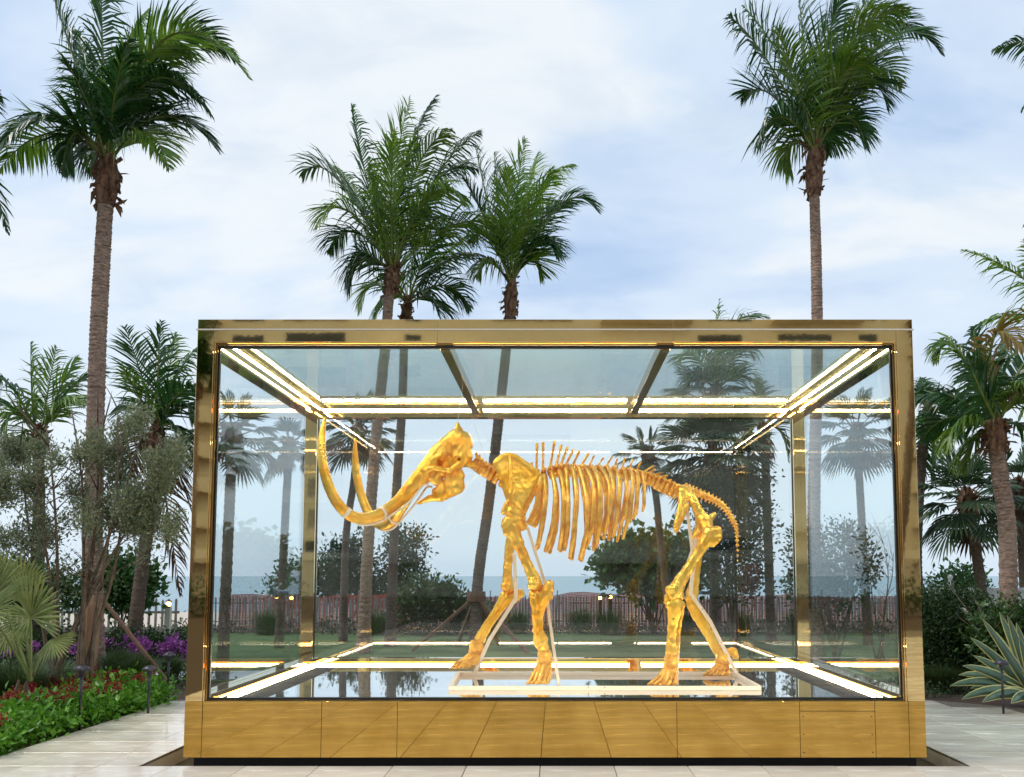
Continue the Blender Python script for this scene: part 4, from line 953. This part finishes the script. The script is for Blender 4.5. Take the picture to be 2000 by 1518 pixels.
SG = 'shrubs and hedges around the glass case'
shrub('sea_grape', 'round-leaved sea grape shrub with green coin leaves behind the hind legs', 'shrub', 27.3, (1275, 1180), [(1200, 1095, 32, 28), (1235, 1075, 35, 24), (1270, 1100, 45, 40), (1300, 1075, 40, 28), (1330, 1110, 45, 45), (1225, 1120, 40, 25), (1290, 1140, 50, 22)], 'grape_leaf', 5200, .21, stem_n=8, seed=71, aspect=.85, shell=.35, clump=5)
shrub('bushy_tree', 'dense dark tree left of the rear right post, seen through the glass', 'tree', 22, (1435, 1185), [(1420, 1000, 60, 50), (1450, 940, 60, 45), (1400, 1060, 50, 45), (1460, 1070, 50, 60), (1430, 1140, 55, 40), (1390, 960, 35, 35), (1480, 1010, 30, 40)], 'dark_leaf', 7500, .12, stem_n=9, seed=72, clump=6, shell=.15)
shrub('red_leaf_bush', 'small bush with dark red leaves among the green shrubs behind the glass', 'shrub', 20, (1465, 1190), [(1468, 1125, 14, 22), (1460, 1150, 12, 14)], 'red_leaf', 420, .10, seed=73, stem_n=2)
shrub('bushy_tree', 'leafy tree with pale gaps behind the right side glass', 'tree', 18.5, (1625, 1190), [(1600, 1110, 45, 50), (1650, 1060, 45, 40), (1680, 1110, 35, 45), (1620, 1160, 60, 40), (1570, 1060, 30, 40), (1560, 1150, 30, 45)], 'dark_leaf', 6500, .10, stem_n=7, seed=74, clump=6, shell=.15)
shrub('bushy_tree', 'dark leafy bush behind the tusks and rear left post', 'tree', 33, (668, 1190), [(660, 1100, 40, 45), (640, 1140, 35, 40), (700, 1130, 45, 40), (690, 1080, 30, 30), (730, 1160, 40, 30)], 'dark_leaf', 6000, .17, stem_n=6, seed=75, gz=-.1, clump=6, shell=.2)
shrub('bushy_tree', 'thin twiggy bush rising between the palm trunks below the tusk', 'tree', 34, (782, 1190), [(780, 1070, 35, 40), (800, 1110, 35, 40), (770, 1140, 45, 40), (815, 1055, 20, 25)], 'dark_leaf', 3800, .16, stem_n=8, seed=76, gz=-.1, clump=5, shell=.1)
shrub('leafy_bush', 'low broad-leaved bush below the golden jaw, in front of the sea', 'shrub', 27.2, (850, 1190), [(835, 1165, 40, 30), (870, 1170, 30, 25), (810, 1185, 45, 25), (880, 1195, 30, 18)], 'mid_leaf', 3600, .18, stem_n=5, seed=77, clump=6, shell=.3)
shrub('leafy_bush', 'green bush beside the base of the staked palm', 'shrub', 27.3, (900, 1190), [(905, 1195, 30, 25), (940, 1205, 30, 20)], 'mid_leaf', 1700, .14, stem_n=3, seed=78, clump=5, shell=.3)
shrub('leafy_bush', 'bush seen through the left side glass next to the slim palm trunk', 'shrub', 32, (570, 1190), [(575, 1130, 25, 30), (560, 1160, 35, 25), (600, 1110, 20, 20)], 'mid_leaf', 2000, .2, stem_n=4, seed=79, clump=5, shell=.2)
shrub('sea_grape', 'fresh green sea grape behind the leaning palm left of the case', 'shrub', 19, (240, 1190), [(245, 1150, 40, 30), (225, 1125, 30, 22), (270, 1140, 30, 35)], 'grape_leaf', 2600, .15, stem_n=4, seed=80, clump=5, shell=.3, aspect=.8)
shrub('leafy_bush', 'leafy bush at the far left edge behind the fan palm', 'shrub', 18, (30, 1190), [(25, 1120, 45, 35), (80, 1140, 50, 35), (140, 1160, 50, 35), (10, 1170, 60, 40)], 'mid_leaf', 4200, .12, stem_n=4, seed=81, clump=6, shell=.25)
shrub('hedge', 'clipped dark hedge just right of the case', 'hedge', 14.4, (1858, 1250), [(1830, 1215, 42, 70), (1880, 1210, 45, 68), (1915, 1225, 35, 60), (1850, 1270, 55, 45), (1905, 1275, 40, 45), (1800, 1230, 30, 70)], 'dark_leaf', 22000, .058, stem_n=0, seed=82, clump=4, shell=.6)
shrub('leafy_bush', 'broad-leaved light green bush at the right edge behind the agave', 'shrub', 13.4, (1965, 1250), [(1950, 1215, 40, 28), (1985, 1205, 35, 30), (1940, 1250, 40, 35), (1990, 1250, 40, 40), (2030, 1220, 40, 50)], 'mid_leaf', 2600, .10, stem_n=6, seed=83, clump=6, shell=.3)
shrub('leafy_bush', 'pale green rounded bush poking over the white fence', 'shrub', 24, (1868, 1140), [(1850, 1142, 25, 12), (1880, 1135, 28, 14), (1900, 1145, 20, 10)], 'grape_leaf', 900, .18, stem_n=2, seed=84, clump=5, shell=.3)
# bare twiggy sapling behind the right glass
tw = thing('bare_sapling', 'leafless twiggy sapling beyond the right side glass', 'sapling', P(1712, 1126, 19)*1); tw.location.z = 0
stems(tw, (P(1712, 1126, 19).x, 19, 0), [P(1690, 1040, 19), P(1725, 1060, 19), P(1745, 1080, 19), P(1705, 1070, 19.2)], .02, twigs=8, seed=85, tw=.28)

# bougainvillea hedge (left, behind)
shrub('flowering_hedge', 'low hedge with purple flowers running behind the left garden', 'hedge', 16.6, (180, 1250), [(x, 1262+8*math.sin(x), 42, 26) for x in range(-20, 400, 42)], 'dark_leaf', 12000, .075, stem_n=0, seed=86, clump=4, shell=.35)
fh = COL.objects['flowering_hedge']
rp_ = np.random.default_rng(5)
fb = []
for _ in range(30):
    q = blob(rp_.uniform(-20, 395), rp_.uniform(1248, 1274), rp_.uniform(4, 11), rp_.uniform(2, 6), 16.1+rp_.uniform(-.2, .3)); fb.append(q)
o = foliage(fh, 'purple_flower', fb, 1500, .05, aspect=.9, seed=87, shell=.2, clump=4); o.name = 'flowers'

# ornamental grass tufts
def tuft(label, px, py, r, hgt, n=420, seed=0, mat='grass_tuft', Yo=None):
    g = np.random.default_rng(seed); b = GP(px, py); root_v = np.array([b.x, b.y, 0.0])
    a = g.random(n)*6.283; rr = r*.3*np.sqrt(g.random(n)); lean = g.random(n)**.7; L = hgt*(1+g.normal(0, .15, n))
    d = np.stack([np.cos(a), np.sin(a), np.zeros(n)], 1); p0 = root_v+d*rr[:, None]
    p1 = p0+np.array([0, 0, 1])*(L*.55)[:, None]+d*(r*.35*lean)[:, None]; p2 = p0+np.array([0, 0, 1])*(L*(.98-.35*lean))[:, None]+d*(r*lean)[:, None]
    s = np.cross(d, [0, 0, 1.0]); w = .0045
    V = np.stack([p0-s*w, p0+s*w, p1-s*w, p1+s*w, p2], 1).reshape(-1, 3); k = np.arange(n)[:, None]*5
    o = link_mesh('grass_tuft', V, [k+np.array([0, 1, 3, 2]), k+np.array([2, 3, 4])], M[mat])
    return tag(o, label, 'grass', 'ornamental grass tufts')
tuft('large dark grass clump at the left edge below the fan palm', 30, 1395, .75, .75, 1500, 91)
tuft('grass tuft behind the nearest left path lamp', 232, 1335, .5, .62, 900, 92)
tuft('grass tuft between the two left path lamps', 268, 1340, .45, .55, 700, 93)
tuft('dense grass mound at the foot of the grey-green tree', 105, 1365, .6, .6, 1100, 94)
tuft('short grass tuft beside the left front post of the case', 335, 1325, .35, .42, 500, 95)
tuft('light green fine grass tuft right of the case by the paving edge', 1836, 1348, .5, .42, 1100, 96)
tuft('darker grass behind the agave at the right', 1890, 1330, .45, .38, 700, 97)

# bedding plants along the left paving edge: bright leaves and red flower heads
GL = np.random.default_rng(12); bb = []; fl = []
for i in range(420):
    t = GL.random(); y = 8.75+t*4.15; x = -5.68-GL.random()**1.1*(1.0 if t > .3 else 1.5)
    h = .16+.10*GL.random()
    bb.append((x, y, h*.55, .13, .13, h*.62))
    if GL.random() < (.21 if x < -6.1 else .07): fl.append((x+GL.normal(0, .05), y, h+.15, .07, .07, .028))
V, T = leaf_cloud(bb, 24000, .070, aspect=.50, shell=.3, clump=5, seed=13, up=.1, jit=.9)
V2, T2 = leaf_cloud(bb, 3200, .10, aspect=.5, shell=.5, clump=4, seed=18, up=.25, jit=.6)
T = np.concatenate([T, T2+len(V)]); V = np.concatenate([V, V2])
o = link_mesh('bedding_plants', V, [T], M['bright_leaf']); tag(o, 'bright green bedding plants with red flowers along the left paving edge', 'flower bed', kind='stuff')
V, T = leaf_cloud(fl, 9000, .030, aspect=.7, shell=.1, clump=4, seed=14, up=.3)
o2 = link_mesh('flowers', V, [T], M['red_flower'], o); o2['kind'] = 'stuff'
# low ground cover right
bb = []
for i in range(160): bb.append((GL.uniform(5.3, 9.5), GL.uniform(13.2, 14.6), .06, .16, .16, .09))
V, T = leaf_cloud(bb, 5000, .05, aspect=.5, shell=.2, seed=15, clump=4)
o = link_mesh('ground_cover', V, [T], M['dark_leaf']); tag(o, 'low dark ground cover on the mulch right of the case', 'ground cover', kind='stuff')
# planting under left garden
bb = []
for i in range(420): bb.append((GL.uniform(-13, -5.9), GL.uniform(12.0, 15.6), .08, .22, .22, .13))
V, T = leaf_cloud(bb, 13000, .06, aspect=.4, shell=.2, seed=16, clump=4)
o = link_mesh('ground_cover', V, [T], M['dark_leaf']); tag(o, 'dark low ground cover below the trees of the left garden', 'ground cover', kind='stuff')
bb = []
for i in range(300): bb.append((GL.uniform(-12, 13), 27.5+GL.uniform(-.5, .5), .13, .4, .3, .20))
V, T = leaf_cloud(bb, 8000, .11, aspect=.35, shell=.2, seed=17, clump=5)
o = link_mesh('border_plants', V, [T], M['dark_leaf']); tag(o, 'dark leafy border plants along the foot of the picket fence', 'plants', kind='stuff')

for i, (px, py) in enumerate(((1135, 1236), (1190, 1240), (1340, 1238), (1010, 1238), (735, 1240), (1560, 1240), (520, 1240), (1445, 1242))):
    tuft(('spiky tuft by the fence under the skeleton belly', 'spiky tuft by the fence below the two lanterns', 'spiky tuft by the fence between the hind legs and rear right palm', 'spiky tuft by the fence behind the near front leg', 'spiky tuft by the fence below the tusks', 'spiky tuft by the fence seen through the right side glass', 'spiky tuft by the fence seen through the left side glass', 'spiky tuft by the fence right of the golden tail')[i], px, py, .9, .95, 420, 300+i, mat='mid_leaf')
# saw palmetto fans at the left edge
pm = thing('palmetto', 'silver-green fan palm with big pleated leaves at the left edge', 'palm', (P(60, 1126, 10.6).x, 10.6, 0))
random.seed(101)
root_p = P(60, 1330, 10.6)
for cx_, cy_, dx, dz, R_, yo in ((60, 1207, .6, .75, .95, -.3), (-10, 1160, .5, .9, .95, -.1), (-30, 1200, .9, .1, .8, -.4), (100, 1250, .8, -.5, .5, .2), (20, 1230, .2, -.9, .5, .1), (-60, 1090, .3, .9, .8, .4), (60, 1205, -.7, -.35, .55, .1), (40, 1150, .1, .9, .7, .5)):
    e = P(cx_, cy_, 10.6+yo); m = MB(); m.add(*fan_leaf(e, (dx, -.55, dz), (0.25, -1, .5), R_*.78, 24, 2.5, .10)); m.tube([root_p, root_p.lerp(e, .6)+Vector((0, 0, .1)), e], [.02, .014, .01], 6)
    m.build('fan_leaf', M['palmetto'], pm)
stems(pm, (root_p.x, 10.6, 0), [root_p+Vector((.05, 0, .1)), root_p+Vector((-.2, .1, .0))], .06, twigs=0, seed=3)

# agave at right
ag = thing('agave', 'large agave with green leaves edged in cream at the right edge', 'agave', (P(1965, 1126, 12.2).x, 12.2, 0))
random.seed(111); ac = GP(1963, 1362); ac = Vector((ac.x, 12.25, .05)); sA = 12.25/F
agl = [((1918, 1208), .5, -.2), ((1952, 1195), .2, .3), ((1968, 1203), .1, -.1), ((1985, 1215), 0, .3), ((2010, 1210), 0, 0), ((1895, 1245), .8, .1), ((1880, 1300), 1.2, -.2), ((1855, 1340), 1.9, -.3), ((1878, 1366), 1.8, -.6),
       ((1918, 1372), 1.5, -.9), ((1975, 1374), 1.2, -1.0), ((2010, 1372), 1.2, -.8), ((1900, 1280), .9, .4), ((2020, 1270), .5, .2), ((1935, 1225), .4, .5), ((1872, 1318), 1.6, .3), ((1990, 1240), .2, -.5), ((1895, 1345), 1.6, -.1), ((2040, 1320), 1.2, -.3), ((1938, 1368), 1.6, -.7)]
for (tx, ty), arch, dy in agl:
    tip = P(tx, ty, 12.25+dy); tip.z = max(tip.z, .05); mid = ac.lerp(tip, .5)+Vector((0, 0, .16*arch)); path = bez(ac, mid, tip, 10); m = MB(); e = MB()
    T_ = np.gradient(path, axis=0); T_ /= np.linalg.norm(T_, axis=1)[:, None]
    view = np.array([0, -1, .45]); sdv = np.cross(T_, view); sdv /= np.linalg.norm(sdv, axis=1)[:, None]; nv = np.cross(sdv, T_)
    tt = np.linspace(0, 1, 10); w_ = .082*np.sin(np.pi*np.clip(tt*.75+.22, 0, 1))**.8; w_[-1] = .002
    k = 10; th_ = .010*(1-tt)[:, None]
    L_ = path-sdv*(w_*.78)[:, None]; Rr = path+sdv*(w_*.78)[:, None]; Cc = path-nv*.018*(1-tt)[:, None]
    V = np.concatenate([L_, Cc, Rr, path-nv*.03*(1-tt)[:, None]-nv*.004]); q = np.arange(k-1)[:, None]
    m.add(V, np.concatenate([q+np.array([0, 1, k+1, k]), q+np.array([k, k+1, 2*k+1, 2*k]), q+np.array([2*k, 2*k+1, 3*k+1, 3*k]), q+np.array([3*k, 3*k+1, 1, 0])]))
    lf = m.build('leaf', M['agave'], ag, smooth=True)
    for sg in (-1, 1):
        a_ = path+sg*sdv*(w_*.78)[:, None]; b_ = path+sg*sdv*(w_)[:, None]
        e.add(np.concatenate([a_, b_, b_-nv*.004, a_-nv*.004]), np.concatenate([q+np.array([0, 1, k+1, k]), q+np.array([k, k+1, 2*k+1, 2*k]), q+np.array([2*k, 2*k+1, 3*k+1, 3*k])]))
    e.build('leaf_margin', M['agave_edge'], lf, smooth=True)

# ================================================================ SMALL THINGS
def path_lamp(label, px, pyc, pyb, Y, seed=0):
    t = thing('path_lamp', label, 'path light', (P(px, 1126, Y).x, Y, 0), 'mushroom path lamps in the planting')
    x = t.location.x; zt_ = P(px, pyc, Y).z
    MB().tube([(x, Y, 0), (x, Y, zt_)], .016, 10).build('post', M['lamp_metal'], t, smooth=True)
    MB().lathe([(.03, zt_-.06), (.03, zt_)], (x, Y, 0), 12).build('collar', M['lamp_metal'], t, smooth=True)
    MB().lathe([(.012, zt_-.008), (.085, zt_-.012), (.09, zt_-.004), (.083, zt_+.018), (.06, zt_+.04), (.03, zt_+.052), (.002, zt_+.055)], (x, Y, 0), 22).build('cap', M['lamp_metal'], t, smooth=True)
path_lamp('nearest mushroom path lamp in the left flower bed', 168, 1308, 1390, 10.4)
path_lamp('mushroom path lamp in the left bed, second from the front', 299, 1308, 1365, 11.6)
path_lamp('farthest left mushroom path lamp beside the case post', 336, 1281, 1330, 12.9)
path_lamp('mushroom path lamp in front of the agave', 1949, 1296, 1370, 11.6)

# picket fence, mesh, white fence
YFn = 28.6
pf = thing('picket_fence', 'grey weathered picket fence across the far side of the lawn', 'fence', (0, YFn, 0))
me = bpy.data.meshes.new('picket'); wv, hv = .05, 1.12
Vp = [(-wv/2, -.01, 0), (wv/2, -.01, 0), (wv/2, .01, 0), (-wv/2, .01, 0), (-wv/2, -.01, hv), (wv/2, -.01, hv), (wv/2, .01, hv), (-wv/2, .01, hv), (0, -.01, hv+.04), (0, .01, hv+.04)]
me.from_pydata(Vp, [], [(0, 1, 5, 4), (1, 2, 6, 5), (2, 3, 7, 6), (3, 0, 4, 7), (4, 5, 8), (7, 9, 6), (5, 6, 9, 8), (4, 8, 9, 7)]); me.materials.append(M['picket'])
x = -11.3; k = 0
while x < 12.5 and k < 290:
    o = bpy.data.objects.new('picket', me); COL.objects.link(o); o.parent = pf; o.location = (x, 0, random.uniform(-.05, .03)); o.rotation_euler = (0, random.uniform(-.03, .03), 0); x += .112+random.uniform(-.01, .01); k += 1
for z in (.3, .9): MB().box(-11.3, x, YFn+.012, YFn+.03, z, z+.03).build('fence_wire', M['picket'], pf)
# left picket fence near the bougainvillea
pf2 = thing('picket_fence', 'grey picket fence behind the purple flowers left of the case', 'fence', (0, 21, 0))
me2 = me.copy(); x = P(60, 1126, 21).x; x1 = P(352, 1126, 21).x
while x < x1:
    o = bpy.data.objects.new('picket', me2); COL.objects.link(o); o.parent = pf2; o.location = (x, 0, random.uniform(-.02, .03)); o.scale = (1.1, 1, 1.08); x += .16
MB().box(P(60, 1126, 21).x, x1, 21.015, 21.03, .9, .96).build('fence_rail', M['picket'], pf2)
# red mesh: woven strips
rm = MB(); random.seed(5)
YM2 = 30.2; x = -11.5
tops = lambda x: 1.12+.10*math.sin(x*.9)+.06*math.sin(x*2.3)
while x < 14:
    rm.add([(x, YM2, 0), (x+.026, YM2, 0), (x+.026, YM2, tops(x)), (x, YM2, tops(x))], [(0, 1, 2, 3)]); x += .05
for r in range(22):
    z = .05+r*.05; xs = np.arange(-11.5, 14, .5)
    for a in xs: rm.add([(a, YM2+.004, z*tops(a)/1.12), (a+.5, YM2+.004, z*tops(a+.5)/1.12), (a+.5, YM2+.004, (z+.027)*tops(a+.5)/1.12), (a, YM2+.004, (z+.027)*tops(a)/1.12)], [(0, 1, 2, 3)])
mf = thing('mesh_fence', 'sagging red safety mesh strung behind the grey picket fence', 'fence', (0, YM2, 0))
o = rm.build('mesh_net', M['mesh_red'], mf); o['kind'] = 'stuff'
for i in range(12): MB().tube([(-11.4+i*2.28, YM2+.03, -.1), (-11.4+i*2.28+random.uniform(-.1, .1), YM2+.03, 1.3)], .02, 6).build('mesh_post', M['picket'], mf)
# white fence at right
YW = 19.5
wf = thing('white_fence', 'white panel fence with capped posts behind the right hedge', 'fence', (P(1900, 1126, YW).x, YW, 0))
wx0, wx1 = P(1812, 1126, YW).x, P(2080, 1126, YW).x; wz = P(1900, 1150, YW).z
nb = int((wx1-wx0)/.14)
for i in range(nb): MB().box(wx0+i*.14+.004, wx0+i*.14+.136, YW, YW+.02, .05, wz-.04).build('board', M['white_paint'], wf)
MB().box(wx0, wx1, YW-.02, YW+.04, wz-.04, wz+.02).build('top_rail', M['white_paint'], wf, bevel=.004)
for px in (1855, 1917, 1975, 2040):
    x = P(px, 1126, YW).x; p_ = MB().box(x-.06, x+.06, YW-.08, YW+.04, 0, wz+.1).build('post', M['white_paint'], wf, bevel=.004)
    MB().lathe([(.085, wz+.10), (.085, wz+.13), (.05, wz+.17), (.035, wz+.20), (.06, wz+.25), (.04, wz+.30), (.002, wz+.32)], (x, YW-.02, 0), 14).build('post_cap', M['white_paint'], p_, smooth=True)
# stakes and braces
def stakes(name, label, legs, r=.035, mat='wood_dark'):
    a0 = legs[0][1]; t = thing(name, label, 'support', (a0.x, a0.y, 0))
    for a, b in legs: MB().bar(a, b, r*2, r*1.6).build('stake', M[mat], t, bevel=.004)
    return t
stakes('palm_brace', 'brown timber prop leaning from the left tall palm trunk to the ground', [(P(196, 1165, 14.8), GP(335, 1342)+Vector((0, 0, 0)))], .03)
pl = thing('trunk_guard', 'pale timber planks strapped round the left tall palm trunk', 'support', (P(180, 1126, 14.9).x, 14.9, 0))
for i, (x, a, b) in enumerate(((176, 1163, 1300), (190, 1175, 1300), (165, 1180, 1290))): MB().bar(P(x+2, a, 14.85-i*.04), P(x-6, b, 14.85-i*.04), .10, .03, up=(0, 1, 0)).build('plank', M['wood'], pl, bevel=.003)
c0 = P(930, 1165, 21.5)
sb = stakes('palm_brace', 'four dark props with a collar round the palm seen between tusk and front leg', [(c0, Vector((c0.x+dx, 21.5+dy, 0))) for dx, dy in ((-1.5, -.4), (1.3, -.9), (.5, 1.3), (-.6, 1.2))], .045)
MB().lathe([(.23, c0.z-.12), (.23, c0.z+.12)], (c0.x, 21.5, 0), 12).build('collar', M['wood_dark'], sb)
# lanterns
def lantern(label, px, py, Y, post='rail_white'):
    t = thing('lantern', label, 'lantern', (P(px, 1126, Y).x, Y, 0), 'small orange lanterns'); x = t.location.x; z = P(px, py, Y).z
    MB().box(x-.06, x+.06, Y-.06, Y+.06, -.05, z-.08).build('post', M[post], t, bevel=.004)
    MB().lathe([(.04, z-.08), (.075, z-.06), (.075, z-.055)], (x, Y, 0), 12).build('base', M['lamp_metal'], t)
    MB().lathe([(.035, z-.05), (.05, z-.01), (.05, z+.02), (.03, z+.045)], (x, Y, 0), 12).build('glow', M['lamp_glow'], t, smooth=True)
    MB().lathe([(.085, z+.05), (.04, z+.09), (.001, z+.12)], (x, Y, 0), 12).build('roof', M['lamp_metal'], t)
lantern('orange lantern on a white post by the left picket fence', 331, 1180, 20)
lantern('orange lantern glowing at the fence behind the skeleton belly', 1192, 1166, 27.5, 'wood_dark')
lantern('orange lantern glowing just left of the brightest fence lantern', 1172, 1168, 28.1, 'wood_dark')
# rocks / breakwater line on the beach
random.seed(9); 
for i in range(14):
    x = random.uniform(-16, 2); 
    sdf = None
# beach umbrellas / loungers seen through fence at far right of glass: small blue tents
for i, (px, lab) in enumerate(((1403, 'blue beach lounger nearer the dark tree beyond the mesh'), (1371, 'blue beach lounger farther left beyond the mesh'))):
    p_ = P(px, 1155, 44); t = thing('beach_lounger', lab, 'lounger', (p_.x, 44, -.9))
    MB().box(p_.x-.9, p_.x+.9, 43.7, 44.3, p_.z-.16, p_.z).build('mattress', material('blue canvas', (.04, .12, .25), None, rough=.8), t, bevel=.02)
    for a in (-.7, .7): MB().box(p_.x+a-.03, p_.x+a+.03, 43.8, 44.2, -1.2, p_.z-.161).build('leg', M['white_paint'], t)

# ================================================================ HOTEL BEHIND THE CAMERA (seen in the polished metal)
YH = -58
ht = thing('hotel', 'cream hotel with stacked round balconies facing the plaza, mirrored in the gold frame', 'building', (0, YH, 0))
MB().box(-52, 52, YH-14, YH, 0, 36).build('wall', M['stucco'], ht)
for fl_ in range(11):
    z = 3.4+fl_*3.0
    for x, w2 in ((-46, 2), (-21, 2.6), (-2, 3.4), (15, 2.2), (46, 2)):
        if (fl_*3+int(x)) % 5 in (1, 3): continue
        w_ = MB().box(x-w2, x+w2, YH+.001, YH+.05, z, z+1.7).build('window', M['window_dark'], ht)
        MB().box(x-w2-.15, x+w2+.15, YH+.002, YH+.14, z-.16, z-.001).build('sill', M['stucco_soffit'], w_)
    if fl_ in (5, 6, 7):
        for x, w2 in ((-27, 1.4), (-12.5, .7), (8.5+fl_, 1.9), (22, 2.4), (27.5, .8)):
            w_ = MB().box(x-w2, x+w2, YH+.06, YH+.09, z-.2, z+1.5+.3*(fl_ % 2)).build('window', M['window_dark'], ht)
    for x0, x1 in ((-16, -7), (4, 12), (19, 27)):
        if (fl_+int(x0)) % 3 == 0: continue
        MB().box(x0, x1, YH+.002, YH+1.6, z-.5, z+.5).build('balcony', M['stucco'], ht)
    for xc, rr in ((-32.2, 3.0), (33.4, 2.6)):
        m = MB(); a = np.linspace(0, math.pi, 20); n = len(a)
        o_ = [(xc+rr*math.cos(t), YH+rr*math.sin(t)) for t in a]
        V = [(x, y, z-.5) for x, y in o_]+[(x, y, z+.75) for x, y in o_]; m.add(V, [(i, i+1, i+1+n, i+n) for i in range(n-1)])
        bal = m.build('balcony', M['stucco'], ht, smooth=True)
        m = MB(); m.add([(x, y, z-.5) for x, y in o_]+[(xc, YH, z-.5)], [], [(i+1, i, n) for i in range(n-1)]); m.add([(x, y, z-.2) for x, y in o_]+[(xc, YH, z-.2)], [], [(i, i+1, n) for i in range(n-1)]); m.build('soffit', M['stucco_soffit'], bal)
        MB().tube([(x, y, z+1.1) for x, y in o_], .04, 6).build('railing', M['rail_white'], bal)
MB().box(-50, 50, YH+4.0, YH+4.6, 3.2, 3.9).build('canopy', M['stucco'], ht)
for x in (-30, -20, -10, 0, 10, 20, 30): MB().box(x-.35, x+.35, YH+4.0, YH+4.6, 0, 3.2).build('column', M['stucco'], ht)
for i, (x0, x1, lab) in enumerate(((-34, -14, 'dark hedge at the left of the plaza edge, mirrored low in the left gold post'), (14, 36, 'dark hedge at the right of the plaza edge, mirrored low in the right gold post'))):
    t = thing('hedge', lab, 'hedge', ((x0+x1)/2, -22, 0)); V, T = leaf_cloud([(x, -22, .7, 1.2, .8, .9) for x in np.arange(x0, x1, 1.4)], 5000, .22, shell=.6, seed=200+i, clump=4)
    f_ = link_mesh('foliage', V, [T], M['dark_leaf'], t); f_['kind'] = 'stuff'

copy_thing(COL.objects['coconut_palm.003' if 'coconut_palm.003' in COL.objects else 'coconut_palm'], (14.5, -20, 0), 'coconut palm on the hotel side, mirrored near the right gold post', scale=1.45)
copy_thing(COL.objects['coconut_palm'], (-19, -28, 0), 'coconut palm on the hotel side, mirrored in the left gold post', rotz=2.0, scale=1.3)
